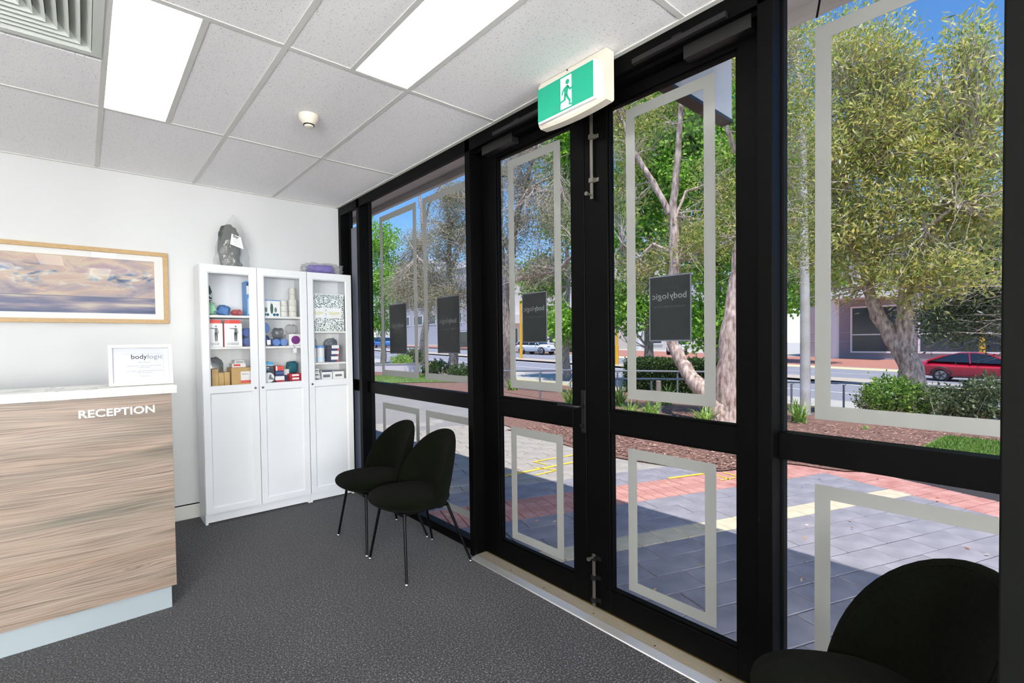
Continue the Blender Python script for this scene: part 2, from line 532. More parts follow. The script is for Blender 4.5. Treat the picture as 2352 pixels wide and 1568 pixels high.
# light strip of wall angle all round
B(RX0, 0.0, -0.022, 0.0, CH-0.004, CH+0.02).build('wall_angle', 'grid_white', ceil)
B(-0.024, 0.0, RY0, 0.0, CH-0.004, CH+0.02).build('wall_angle', 'grid_white', ceil)
tile_mesh = {}
for i in range(len(xs)-1):
    for j in range(len(ys)-1):
        x1, x0, y1, y0 = xs[i]-bw, xs[i+1]+bw, ys[j]-bw, ys[j+1]+bw
        k = (xs[i+1], j)
        half = None
        for lx, lj in LIGHTS:
            if abs(lx - xs[i+1]) < 0.01 and lj == j-1: half = 'L'
            if abs(lx - 0.3 - xs[i+1]) < 0.01 and lj == j-1: half = 'R'
        vent = any(abs(vx - xs[i+1]) < 0.01 and vj == j for vx, vj in VENTS)
        if half == 'L': x0 = xs[i+1] + 0.3 + bw      # light fills the left half of this bay
        elif half == 'R': x1 = xs[i] - 0.3 - bw
        if vent:
            y0 = ys[j] - 0.57 + bw                   # vent takes the half away from the back wall
        key = (round(x1-x0, 3), round(y1-y0, 3))
        if key not in tile_mesh:
            t = B(-key[0]/2, key[0]/2, -key[1]/2, key[1]/2, 0, 0.015).build('ceiling_tile', 'ceiling_tile', ceil, local=True)
            tile_mesh[key] = t.data
        else:
            t = bpy.data.objects.new('ceiling_tile', tile_mesh[key]); COL.objects.link(t); t.parent = ceil
        t.location = ((x0+x1)/2, (y0+y1)/2, CH + 0.0015)
# bars beside the narrow light fittings
names = []
def ceiling_light(lx, lj, label, dm='light_diffuser'):
    y1 = ys[lj+1] - bw; y0 = ys[lj+2] + bw
    left = abs((lx + TA) / 0.6 - round((lx + TA) / 0.6)) < 0.01
    x0, x1 = (lx + bw, lx + 0.3 - bw) if left else (lx - 0.0 + bw, lx + 0.3 - bw)
    t = thing('ceiling_light', ((x0+x1)/2, (y0+y1)/2, CH), label, 'ceiling light', 'recessed ceiling light panels')
    m = MB()
    lo = CH+0.031
    m.box(x0-2*bw, x0, y0, y1, lo if left else CH-0.002, CH+0.09); m.box(x1, x1+2*bw, y0, y1, CH-0.002 if left else lo, CH+0.09)
    m.box(x0, x1, y0-0.004, y0+0.004, CH-0.001, CH+0.09); m.box(x0, x1, y1-0.004, y1+0.004, CH-0.001, CH+0.09)
    m.box(x0-bw, x1+bw, y0, y1, CH+0.09, CH+0.10)
    m.build('housing', 'grid_white', t)
    B(x0, x1, y0+0.004, y1-0.004, CH+0.002, CH+0.006).build('diffuser', dm, t)
LAB = {0: 'recessed strip light panel beside the air vent', 1: 'recessed strip light panel in front of the exit sign'}
for n, (lx, lj) in enumerate(LIGHTS):
    ceiling_light(lx, lj, LAB.get(n, 'added fill light panel, unseen, in the ceiling over the rear of the room'))

# unseen opal fill tubes added on the rear walls to brighten walls and ceiling
def fill_light(x, y, nx, ny, label):
    t = thing('fill_light', (x, y, 0.95), label, 'fill light', 'added opal fill tubes')
    cx, cy = x + nx*0.10, y + ny*0.10
    MB().lathe([(0.050, 0.97), (0.060, 0.98), (0.060, 1.73), (0.050, 1.74)], (cx, cy, 0), 20).build('fill_tube', 'fill_glow', t, smooth=50)
    for z in (0.95, 1.74): MB().lathe([(0.064, z), (0.064, z+0.02)], (cx, cy, 0), 20).build('end_cap', 'steel', t, smooth=40)
    B(x + min(0, nx*0.02) - abs(ny)*0.04, x + max(0, nx*0.02) + abs(ny)*0.04, y + min(0, ny*0.02) - abs(nx)*0.04, y + max(0, ny*0.02) + abs(nx)*0.04, 0.93, 1.78).build('back_plate', 'steel', t)
    for z in (1.0, 1.7): B(min(x, cx)-abs(ny)*0.01, max(x, cx)+abs(ny)*0.01, min(y, cy)-abs(nx)*0.01, max(y, cy)+abs(nx)*0.01, z, z+0.02).build('arm', 'steel', t)
for x in (-4.0, -3.1, -2.2, -1.3, -0.5): fill_light(x, RY0, 0, 1, 'added opal fill tube, unseen, on the wall opposite the bookcases')
for y in (-5.3, -6.1, -6.9): fill_light(RX0, y, 1, 0, 'added opal fill tube, unseen, on the wall opposite the shopfront')

# louvred air vent
def air_vent(vx, vj):
    y1 = ys[vj] - 0.6 + bw; x0, x1 = vx + bw, vx + 0.6 - bw; y0 = ys[vj+1] + bw
    cx, cy = (x0+x1)/2, (y0+y1)/2; h = (x1-x0)/2
    t = thing('air_vent', (cx, cy, CH), 'square louvred air vent set in the ceiling', 'air vent')
    def ringbox(ro, ri, z0, z1, zi0, zi1):
        m = MB()
        o = [(cx-ro, cy-ro), (cx+ro, cy-ro), (cx+ro, cy+ro), (cx-ro, cy+ro)]; q = [(cx-ri, cy-ri), (cx+ri, cy-ri), (cx+ri, cy+ri), (cx-ri, cy+ri)]
        vs_ = [(a, b, z0) for a, b in o] + [(a, b, zi0) for a, b in q] + [(a, b, z1) for a, b in o] + [(a, b, zi1) for a, b in q]
        fs = []
        for k in range(4):
            k2 = (k+1) % 4
            fs += [(k, k2, 4+k2, 4+k), (8+k, 12+k, 12+k2, 8+k2), (k, 8+k, 8+k2, k2), (4+k, 4+k2, 12+k2, 12+k)]
        return m.add(vs_, fs)
    ringbox(h, h-0.034, CH-0.006, CH+0.01, CH-0.006, CH+0.04).build('frame', 'vent_metal', t)
    for k in range(7):
        ro = h - 0.036 - 0.035*k
        ringbox(ro, ro-0.034, CH-0.002, CH+0.001, CH+0.030, CH+0.033).build('louvre', 'vent_metal', t)
    B(x0, x1, y0, y1, CH+0.09, CH+0.1).build('duct_back', 'vent_dark', t)
for v in VENTS: air_vent(*v)

# ------------------------------------------------------------------ glazed shopfront
GX = 0.108                     # plane of the panes
def mullion(name, y0, y1, label=None):
    o = struct(name, B(0.0, 0.125, y0, y1, 0.0, CH+0.16), 'frame_black', bev=0.002)
    return o
mullion('trim_1', -0.052, 0.0)
mullion('trim_2', -0.463, -0.408)
mullion('trim_3', -2.108, -2.056)
mullion('trim_4', -3.909, -3.857)
struct('column', B(-1.09, -0.95, -4.90, -4.5688, 0.0, CH+0.003), 'column_grey', bev=0.002)
mullion('trim_5', -5.252, -5.20)
mullion('trim_6', RY0, RY0+0.052)
struct('trim_7', MB().box(0.0, 0.03, RY0, -0.052, 2.609, CH+0.16).box(0.03, 0.125, -3.857, -2.108, 2.589, CH+0.16).box(0.03, 0.125, RY0, -0.052, 2.72, CH+0.16), 'frame_black')       # head
struct('wall_fascia', B(0.0, 0.12, RY0, 0.0, CH+0.16, 3.3), 'soffit')

def window(name, y0, y1, strip=False, gaskets=True):
    """fixed light: frame rails, one transom, two panes"""
    root = struct(name, MB().box(0.055, 0.12, y0, y1, 0.0, 0.062).box(0.055, 0.12, y0, y1, 2.668, 2.72), 'frame_black')
    B(0.055, 0.12, y0, y1, 0.948, 1.047).build('transom', 'frame_black', root, bev=0.002)
    m = MB()
    for (a, b) in ((0.062, 0.948), (1.047, 2.668)):
        for y in (y0, y1-0.008): m.box(0.085, 0.118, y, y+0.008, a, b)
    m.build('gasket', 'gasket_black', root)
    B(GX-0.003, GX+0.003, y0+0.008, y1-0.008, 0.062, 0.948).build('pane', 'window_glass', root)
    B(GX-0.003, GX+0.003, y0+0.008, y1-0.008, 1.047, 2.668).build('pane', 'window_glass', root)
    return root
w1 = window('window_1', -0.408, -0.052)
w2 = window('window_2', -2.056, -0.463)
w3 = window('window_3', -5.20, -3.909)
w4 = window('window_4', RY0+0.052, -5.252)
B(GX-0.006, GX-0.004, -0.400, -0.060, 0.062, 0.948).build('frosted_film', 'film_strip', w1)
B(GX-0.006, GX-0.004, -0.400, -0.060, 1.047, 2.50).build('frosted_film', 'film_strip', w1)

def door(name, y0, y1, g0, g1, glass_hi=2.534):
    """aluminium door leaf between y0 < y1 with panes between g0 < g1"""
    xa, xb = 0.085, 0.128
    root = struct(name, MB().box(xa, xb, y0, g0, 0.022, 2.588).box(xa, xb, g1, y1, 0.022, 2.588)
                  .box(xa, xb, g0, g1, glass_hi, 2.588).box(xa, xb, g0, g1, 0.022, 0.137), 'frame_black', bev=0.0015, segs=1)
    B(xa, xb, g0, g1, 0.938, 1.04).build('mid_rail', 'frame_black', root, bev=0.0015, segs=1)
    m = MB()
    for (a, b) in ((0.137, 0.938), (1.04, glass_hi)):
        m.box(0.094, 0.122, g0, g0+0.011, a, b).box(0.094, 0.122, g1-0.011, g1, a, b)
        m.box(0.094, 0.122, g0+0.011, g1-0.011, a, a+0.011).box(0.094, 0.122, g0+0.011, g1-0.011, b-0.011, b)
    m.build('glazing_bead', 'frame_black', root, bev=0.001, segs=1)
    B(GX-0.003, GX+0.003, g0+0.011, g1-0.011, 0.148, 0.927).build('pane', 'window_glass', root)
    B(GX-0.003, GX+0.003, g0+0.011, g1-0.011, 1.051, glass_hi-0.011).build('pane', 'window_glass', root)
    return root
d1 = door('door_1', -2.970, -2.112, -2.880, -2.262)
d2 = door('door_2', -3.853, -2.974, -3.748, -3.118)

# white frames of frosted film on the panes
def film_frame(parent, y0, y1, z0, z1, w=0.049, sides='LRTB'):
    m = MB(); x0, x1 = GX-0.0055, GX-0.004
    if 'T' in sides: m.box(x0, x1, y0, y1, z1-w, z1)
    if 'B' in sides: m.box(x0, x1, y0, y1, z0, z0+w)
    zz0 = z0 + (w if 'B' in sides else 0); zz1 = z1 - (w if 'T' in sides else 0)
    if 'L' in sides: m.box(x0, x1, y1-w, y1, zz0, zz1)
    if 'R' in sides: m.box(x0, x1, y0, y0+w, zz0, zz1)
    m.build('frosted_film', 'film_frost', parent)
# ------------------------------------------------------------------ films, posters, door hardware
for (par, y0, y1) in ((w2, -1.27, -0.655), (w2, -1.985, -1.37), (d1, -2.79, -2.36), (d2, -3.65, -3.215)):
    film_frame(par, y0, y1, 1.11, 2.49)
    film_frame(par, y0, y1, 0.176, 0.871)
film_frame(w3, -5.10, -4.013, 1.103, 2.488)
film_frame(w3, -5.10, -4.013, 0.176, 0.868)
film_frame(w4, -7.1, -5.36, 1.103, 2.488)
film_frame(w4, -7.1, -5.36, 0.176, 0.868)

def poster(y0, y1, z0, z1, zt, tw, label, tagline):
    """dark notice on the outside of the pane: the lettering faces the street and reads reversed from the room"""
    xo = GX + 0.004
    t = thing('window_poster', (xo, (y0+y1)/2, z0), label, 'poster', 'dark notices on the shopfront glass')
    B(xo, xo+0.0012, y0, y1, z0, z1).build('edge', 'poster_edge', t)
    e = 0.006
    B(xo-0.0008, xo, y0+e, y1-e, z0+e, z1-e).build('sheet', 'poster_dark', t)
    yc = (y0+y1)/2
    h = tw * 0.23
    # seen from inside the letters print through mirrored
    lettering('body', h, (xo-0.0022, yc+tw*0.5-tw*0.99+0.0, zt), (0, 1, 0), (0, 0, 1), 'poster_text', t, align='LEFT', width=tw*0.47, bold=h*0.012)
    lettering('logic', h, (xo-0.0022, yc-tw*0.5+tw*0.51, zt), (0, 1, 0), (0, 0, 1), 'poster_text', t, align='LEFT', width=tw*0.48)
    lettering('A JOURNEY CENTERED ON YOU', h*0.28, (xo-0.0022, yc, zt-h*1.22), (0, 1, 0), (0, 0, 1), 'poster_text_dim', t, width=tw*0.94)
poster(-1.080, -0.790, 1.30, 1.718, 1.539, 0.21, 'dark notice on the large fixed window, the one beside the wall end', True)
poster(-1.822, -1.535, 1.312, 1.725, 1.547, 0.217, 'dark notice on the large fixed window, the one beside the door', True)
poster(-2.669, -2.463, 1.385, 1.679, 1.583, 0.174, 'small dark notice on the door leaf with the lever handle', True)
poster(-3.539, -3.331, 1.387, 1.684, 1.590, 0.172, 'small dark notice on the door leaf with the slide bolts', True)

def closer(yb0, yb1, ya0, ya1, label):
    t = thing('door_closer', (0.085, (yb0+yb1)/2, 2.55), label, 'door closer', 'door closers above the doors')
    B(0.028, 0.085, yb0, yb1, 2.556, 2.612).build('body', 'closer_grey', t, bev=0.003)
    B(-0.022, 0.0, ya0, ya1, 2.612, 2.634).build('slide_rail', 'closer_grey', t, bev=0.002)
    B(-0.012, 0.0, (ya0+ya1)/2-0.02, (ya0+ya1)/2+0.02, 2.634, 2.648).build('bracket', 'dark_metal', t)
    m = MB(); m.tube([(0.05, (yb0+yb1)/2, 2.612), (0.05, (yb0+yb1)/2, 2.619)], 0.009, 10)
    m.build('spindle', 'dark_metal', t)
closer(-2.480, -2.200, -2.765, -2.365, 'grey door closer above the door with the lever handle')
closer(-3.825, -3.552, -3.752, -3.336, 'grey door closer above the door with the slide bolts')

t = thing('lever_lockset', (0.085, -2.95, 0.94), 'black lever handle on a long plate on the door edge', 'lever handle')
m = MB(); m.box(0.079, 0.085, -2.968, -2.942, 0.912, 1.135); m.build('plate', 'dark_metal', t, bev=0.002)
MB().lathe([(0.013, 0.066), (0.013, 0.079)], (0, -2.955, 1.052), 16, 'x').build('rose', 'dark_metal', t, smooth=40)
MB().tube([(0.079, -2.955, 1.052), (0.04, -2.955, 1.052), (0.030, -2.945, 1.052), (0.030, -2.83, 1.052), (0.031, -2.822, 1.052)], [0.008, 0.008, 0.0085, 0.0085, 0.006], 12).build('lever', 'dark_metal', t, smooth=50)
MB().lathe([(0.009, 0.060), (0.011, 0.079)], (0, -2.955, 0.952), 12, 'x').build('snib', 'dark_metal', t, smooth=40)

def slide_bolt(z0, z1, zk, label, y=-3.033, top=True):
    t = thing('slide_bolt', (0.085, y, min(z0, z1)), label, 'slide bolt', 'slide bolts on the door leaf')
    B(0.066, 0.073, y-0.008, y+0.008, z0, z1).build('bar', 'steel', t, bev=0.001)
    L = z1 - z0
    for f in ((0.2, 0.66, 0.985) if top else (0.12, 0.55, 0.92)):
        zc = z0 + L*f
        MB().box(0.061, 0.085, y-0.013, y+0.013, zc-0.012, zc+0.012).box(0.081, 0.085, y-0.034, y-0.012, zc-0.010, zc+0.010).build('keeper', 'steel' if top else 'dark_metal', t, bev=0.001)
    MB().lathe([(0.010, 0.024), (0.0095, 0.036), (0.005, 0.048), (0.006, 0.066)], (0, y, zk), 14, 'x').build('knob', 'steel', t, smooth=40)
slide_bolt(2.105, 2.575, 2.125, 'long steel slide bolt at the top of the door edge')
slide_bolt(0.028, 0.30, 0.285, 'steel slide bolt with a chrome knob at the foot of the door', y=-3.026, top=False)

# ribbed metal threshold under the doors
t = thing('door_threshold', (0.045, -2.98, 0), 'ribbed aluminium threshold plate under the doors', 'threshold')
m = MB(); pr_ = [(-0.034, 0.0), (-0.030, 0.004), (0.012, 0.014), (0.012, 0.0)]
m.prism(pr_, -3.857, -2.108, 'xz'); m.build('ramp', 'alu_step', t)
B(0.012, 0.128, -3.857, -2.108, 0.0, 0.012).build('base', 'brass_groove', t)
for k in range(9):
    x = 0.014 + k*0.0088
    B(x, x+0.0050, -3.857, -2.108, 0.012, 0.0138).build('rib', 'alu_step', t)
for y in (-2.42, -2.70, -3.05, -3.40, -3.70):
    MB().lathe([(0.0035, 0.0), (0.0035, 0.0015)], (0.0335, y, 0.0136), 10).build('screw', 'dark_metal', t)

# ------------------------------------------------------------------ exit sign under the ceiling
t = thing('exit_sign', (-0.09, -3.06, CH), 'green running-man exit sign hung from the ceiling above the doors', 'exit sign')
yL, yR, zT, zB = -2.852, -3.262, CH-0.002, 2.452       # yL = left end as seen from the room
def bow(y): return 0.020 * ((y - (yL+yR)/2) / ((yL-yR)/2)) ** 2
m = MB(); ny = 16
prof = [(-0.050, zT), (-0.105, zT), (-0.118, zT-0.02), (-0.124, zB+0.05), (-0.118, zB+0.012), (-0.106, zB), (-0.060, zB), (-0.050, zB+0.012)]
vs_ = []; n = len(prof)
for j in range(ny+1):
    y = yL + (yR-yL)*j/ny
    for (x, z) in prof:
        bz = -0.0 if z > zB+0.06 else 0.012*((y-(yL+yR)/2)/((yL-yR)/2))**2
        vs_.append((x, y, z+bz))
fs = [(j*n+k, j*n+(k+1) % n, (j+1)*n+(k+1) % n, (j+1)*n+k) for j in range(ny) for k in range(n)]
fs += [tuple(range(n)), tuple(ny*n+k for k in range(n-1, -1, -1))]
m.add(vs_, fs).build('housing', 'cream_plastic', t, smooth=35)
fy0, fy1, fz0, fz1 = yL-0.008, yR+0.036, 2.475, 2.652
B(-0.136, -0.116, fy1, fy0, fz0, fz1).build('diffuser', 'white_plastic', t, bev=0.008, segs=3, smooth=40)
gx = -0.1372
face = B(gx, gx+0.002, fy1+0.012, fy0-0.004, fz0+0.010, fz1-0.006).build('green_face', 'exit_green', t, bev=0.0008, segs=1)
fc = (fy0+fy1)/2
def pic(name, polys, mm, x, d=0.0012):
    m = MB()
    for poly in polys:
        m.prism([(fc - 0.012 - a, fz0 + 0.012 + b) for a, b in poly], x-d, x, 'yz')
    m.build(name, mm, t)
pic('doorway_mark', [[(-0.036, 0.004), (0.032, 0.004), (0.032, 0.150), (-0.036, 0.150)]], 'exit_white', gx-0.0002)
def circ(cx, cy, r, n=18): return [(cx+r*math.cos(2*math.pi*k/n), cy+r*math.sin(2*math.pi*k/n)) for k in range(n)]
man = [circ(0.008, 0.122, 0.0115),
       [(-0.012, 0.100), (0.010, 0.108), (0.016, 0.100), (0.008, 0.064), (-0.012, 0.064)],
       [(0.010, 0.108), (0.018, 0.098), (0.026, 0.088), (0.040, 0.092), (0.038, 0.084), (0.022, 0.078), (0.010, 0.094)],
       [(-0.012, 0.100), (-0.022, 0.092), (-0.030, 0.072), (-0.024, 0.069), (-0.016, 0.084), (-0.008, 0.092)],
       [(-0.006, 0.066), (0.008, 0.066), (0.018, 0.044), (0.027, 0.034), (0.024, 0.018), (0.034, 0.014), (0.034, 0.008), (0.016, 0.012), (0.017, 0.030), (0.006, 0.044)],
       [(-0.012, 0.066), (0.000, 0.066), (-0.004, 0.040), (-0.030, 0.036), (-0.046, 0.026), (-0.042, 0.034), (-0.034, 0.044), (-0.016, 0.046)]]
pic('running_figure', man, 'exit_green', gx-0.0014)
MB().lathe([(0.004, -0.0015), (0.004, 0)], (-0.1165, fc+0.0, zT-0.012), 10, 'x').build('test_button', 'dark_metal', t)

# ------------------------------------------------------------------ smoke detector
sx, sy = -0.890, -1.778
t = thing('smoke_detector', (sx, sy, CH), 'round cream smoke detector on a ceiling tile', 'smoke detector')
MB().lathe([(0.052, CH-0.020), (0.054, CH-0.016), (0.054, CH+0.0055)], (sx, sy, 0), 28).build('base', 'cream_plastic', t, smooth=40)
MB().lathe([(0.022, CH-0.060), (0.036, CH-0.044), (0.052, CH-0.024), (0.052, CH-0.020)], (sx, sy, 0), 28).build('cone', 'cream_plastic', t, smooth=40)
MB().lathe([(0.030, CH-0.056), (0.0305, CH-0.050)], (sx, sy, 0), 28).build('slot_ring', 'dark_metal', t, smooth=40)
MB().lathe([(0.018, CH-0.066), (0.024, CH-0.063), (0.024, CH-0.058)], (sx, sy, 0), 24).build('cap', 'cream_plastic', t, smooth=40)

# ------------------------------------------------------------------ reception desk
dx1 = -1.552; dx0 = -4.2; dyf = -1.53
t = thing('reception_desk', (-2.9, -1.2, 0), 'reception desk with wood-grain front and white stone counter top', 'desk')
B(dx0, dx1-0.006, dyf, dyf+0.02, 0.124, 1.148).build('front_panel', 'wood_laminate', t, bev=0.001)
B(dx0, dx1-0.02, dyf+0.03, dyf+0.045, 0.0, 0.126).build('kickboard', 'kick_alu', t)
B(dx1-0.006, dx1, dyf+0.0, -0.90, 0.124, 1.148).build('end_panel', 'wood_laminate', t)
B(dx0, dx1-0.02, dyf+0.045, -0.92, 0.0, 1.13).build('carcass', 'cabinet_white', t)
B(dx0, dx1+0.022, dyf-0.03, -1.185, 1.148, 1.189).build('counter_top', 'stone_top', t, bev=0.002)
lettering('RECEPTION', 0.052, (-1.7765, dyf-0.001, 1.069), (1, 0, 0), (0, 0, 1), 'letter_silver', t, extrude=0.004, bold=0.0011, width=0.300)

# framed notice standing on the counter
t = thing('framed_notice', (-1.668, -1.43, 1.189), 'small white framed letter standing on the counter', 'framed notice')
fx0, fx1, fz, fy = -1.806, -1.533, 1.189, -1.435
th = math.radians(8); H_ = 0.214
def lean(u, v, d): # u along x, v up the frame, d out towards the room
    return (u, fy + v*math.sin(th) - d*math.cos(th), fz + v*math.cos(th) + d*math.sin(th) + 0.0)
def leanbox(u0, u1, v0, v1, d0, d1):
    m = MB()
    c = [lean(u, v, d) for d in (d0, d1) for v in (v0, v1) for u in (u0, u1)]
    return m.add(c, [(0, 1, 3, 2), (4, 6, 7, 5), (0, 4, 5, 1), (2, 3, 7, 6), (0, 2, 6, 4), (1, 5, 7, 3)])
m = MB(); w_ = 0.0165
for a in ((fx0, fx1, 0, w_), (fx0, fx1, H_-w_, H_), (fx0, fx0+w_, w_, H_-w_), (fx1-w_, fx1, w_, H_-w_)):
    q = leanbox(*a, 0.0, 0.016); m.add(q.v, q.f)
m.build('frame', 'notice_frame', t)
leanbox(fx0+w_, fx1-w_, w_, H_-w_, 0.002, 0.005).build('sheet', 'paper', t)
MB().tube([lean((fx0+fx1)/2, H_*0.55, -0.001), ((fx0+fx1)/2, fy+0.075, fz+0.002)], 0.004, 6).build('strut', 'trim_white', t)
rt, upv = (1, 0, 0), (0, math.sin(th), math.cos(th))
def note(s, size, u, v, mm, width=None, **k):
    lettering(s, size, lean(u, v, 0.0056), rt, upv, mm, t, width=width, **k)
uc = -1.655
note('body', 0.034, uc-0.058, 0.150, 'ink_dark', 0.068, align='LEFT', bold=0.0004)
note('logic', 0.034, uc+0.012, 0.150, 'ink_light', 0.066, align='LEFT')
for s, v, w in (('Dear patient,', 0.121, 0.052), ('Please take a seat and make yourself', 0.103, 0.145), ('comfortable.', 0.094, 0.05),
                ('Your Body Logic physiotherapist will be', 0.076, 0.155), ('with you shortly.', 0.067, 0.065), ('Thank you', 0.048, 0.042)):
    note(s, 0.0078, uc, v, 'ink_light', w)
leanbox(uc-0.09, uc+0.083, 0.1665, 0.1672, 0.005, 0.0056).build('printed_rule', 'ink_light', t)
leanbox(uc+0.0825, uc+0.083, 0.04, 0.1665, 0.005, 0.0056).build('printed_rule', 'ink_light', t)

# ------------------------------------------------------------------ seascape picture
def seascape():
    m, nt, out = nodes_of('seascape_print')
    tc = nt.nodes.new('ShaderNodeTexCoord')
    sp = nt.nodes.new('ShaderNodeSeparateXYZ'); nt.links.new(tc.outputs['Object'], sp.inputs[0])
    mp = nt.nodes.new('ShaderNodeMapping'); mp.inputs['Scale'].default_value = (2.0, 1, 5.5)
    nt.links.new(tc.outputs['Object'], mp.inputs[0])
    n1 = N(nt, 'ShaderNodeTexNoise', Scale=1.25, Detail=5.0, Roughness=0.55, Distortion=0.9); nt.links.new(mp.outputs[0], n1.inputs[0])
    n2 = N(nt, 'ShaderNodeTexNoise', Scale=2.3, Detail=6.0, Roughness=0.6, Distortion=1.4)
    mp2 = nt.nodes.new('ShaderNodeMapping'); mp2.inputs['Scale'].default_value = (1.7, 1, 4.6); mp2.inputs['Location'].default_value = (3.1, 0, 1.7)
    nt.links.new(tc.outputs['Object'], mp2.inputs[0]); nt.links.new(mp2.outputs[0], n2.inputs[0])
    skyc = ramp(nt, [(0.33, lin(134, 126, 138)), (0.42, lin(160, 148, 152)), (0.5, lin(182, 158, 146)), (0.56, lin(192, 176, 156)), (0.66, lin(166, 144, 152))], n1.outputs[0])
    cl = ramp(nt, [(0.50, (0, 0, 0, 1)), (0.58, (1, 1, 1, 1))], n2.outputs[0])
    # cloud band half-way up the sky
    zr = nt.nodes.new('ShaderNodeMapRange'); zr.inputs[1].default_value = 0.20; zr.inputs[2].default_value = 0.474
    nt.links.new(sp.outputs[2], zr.inputs[0])
    band = ramp(nt, [(0.10, (0, 0, 0, 1)), (0.36, (1, 1, 1, 1)), (0.62, (1, 1, 1, 1)), (0.85, (0, 0, 0, 1))], zr.outputs[0])
    mk = nt.nodes.new('ShaderNodeMath'); mk.operation = 'MULTIPLY'; nt.links.new(cl.outputs[0], mk.inputs[0]); nt.links.new(band.outputs[0], mk.inputs[1])
    n3 = N(nt, 'ShaderNodeTexNoise', Scale=3.4, Detail=5.0); nt.links.new(mp.outputs[0], n3.inputs[0])
    clc = ramp(nt, [(0.38, lin(62, 88, 118)), (0.47, lin(134, 148, 166)), (0.56, lin(206, 202, 190))], n3.outputs[0])
    mx = nt.nodes.new('ShaderNodeMix'); mx.data_type = 'RGBA'
    nt.links.new(mk.outputs[0], mx.inputs[0]); nt.links.new(skyc.outputs[0], mx.inputs[6]); nt.links.new(clc.outputs[0], mx.inputs[7])
    mp4 = nt.nodes.new('ShaderNodeMapping'); mp4.inputs['Scale'].default_value = (1.2, 1, 12)
    nt.links.new(tc.outputs['Object'], mp4.inputs[0])
    n4 = N(nt, 'ShaderNodeTexNoise', Scale=1.6, Detail=4.0); nt.links.new(mp4.outputs[0], n4.inputs[0])
    sea = ramp(nt, [(0.36, lin(70, 86, 116)), (0.48, lin(104, 106, 134)), (0.56, lin(142, 134, 146)), (0.66, lin(188, 176, 164))], n4.outputs[0])
    st = nt.nodes.new('ShaderNodeMath'); st.operation = 'LESS_THAN'; st.inputs[1].default_value = 0.189
    nt.links.new(sp.outputs[2], st.inputs[0])
    m2 = nt.nodes.new('ShaderNodeMix'); m2.data_type = 'RGBA'
    nt.links.new(st.outputs[0], m2.inputs[0]); nt.links.new(mx.outputs[2], m2.inputs[6]); nt.links.new(sea.outputs[0], m2.inputs[7])
    # dark line of the horizon
    hz = nt.nodes.new('ShaderNodeMath'); hz.operation = 'COMPARE'; hz.inputs[1].default_value = 0.189; hz.inputs[2].default_value = 0.0022
    nt.links.new(sp.outputs[2], hz.inputs[0])
    m3 = nt.nodes.new('ShaderNodeMix'); m3.data_type = 'RGBA'; m3.inputs[7].default_value = lin(104, 110, 130)
    nt.links.new(hz.outputs[0], m3.inputs[0]); nt.links.new(m2.outputs[2], m3.inputs[6])
    p = N(nt, 'ShaderNodeBsdfPrincipled', Roughness=0.6)
    nt.links.new(m3.outputs[2], p.inputs['Base Color']); nt.links.new(p.outputs[0], out.inputs[0])
seascape()
px0, px1, pz0, pz1 = -3.02, -1.385, 1.566, 2.112
t = thing('seascape_picture', ((px0+px1)/2, -0.005, pz0), 'wide framed seascape with cloudy pastel sky on the wall', 'picture')
fw = 0.030
m = MB()
for a in ((px0, px1, pz0, pz0+fw), (px0, px1, pz1-fw, pz1), (px0, px0+fw, pz0+fw, pz1-fw), (px1-fw, px1, pz0+fw, pz1-fw)):
    m.box(a[0], a[1], -0.034, -0.002, a[2], a[3])
m.build('frame', 'oak', t, bev=0.0015, segs=1)
B(px0+fw, px1-fw, -0.014, -0.010, pz0+fw, pz1-fw).build('mount', 'matboard', t)
pi = B(px0+0.085, px1-0.085, -0.0155, -0.014, pz0+0.072, pz1-0.072)
po = pi.build('print', 'seascape_print', t)
B(px0+fw, px1-fw, -0.021, -0.019, pz0+fw, pz1-fw).build('glass', 'picture_glass', t)
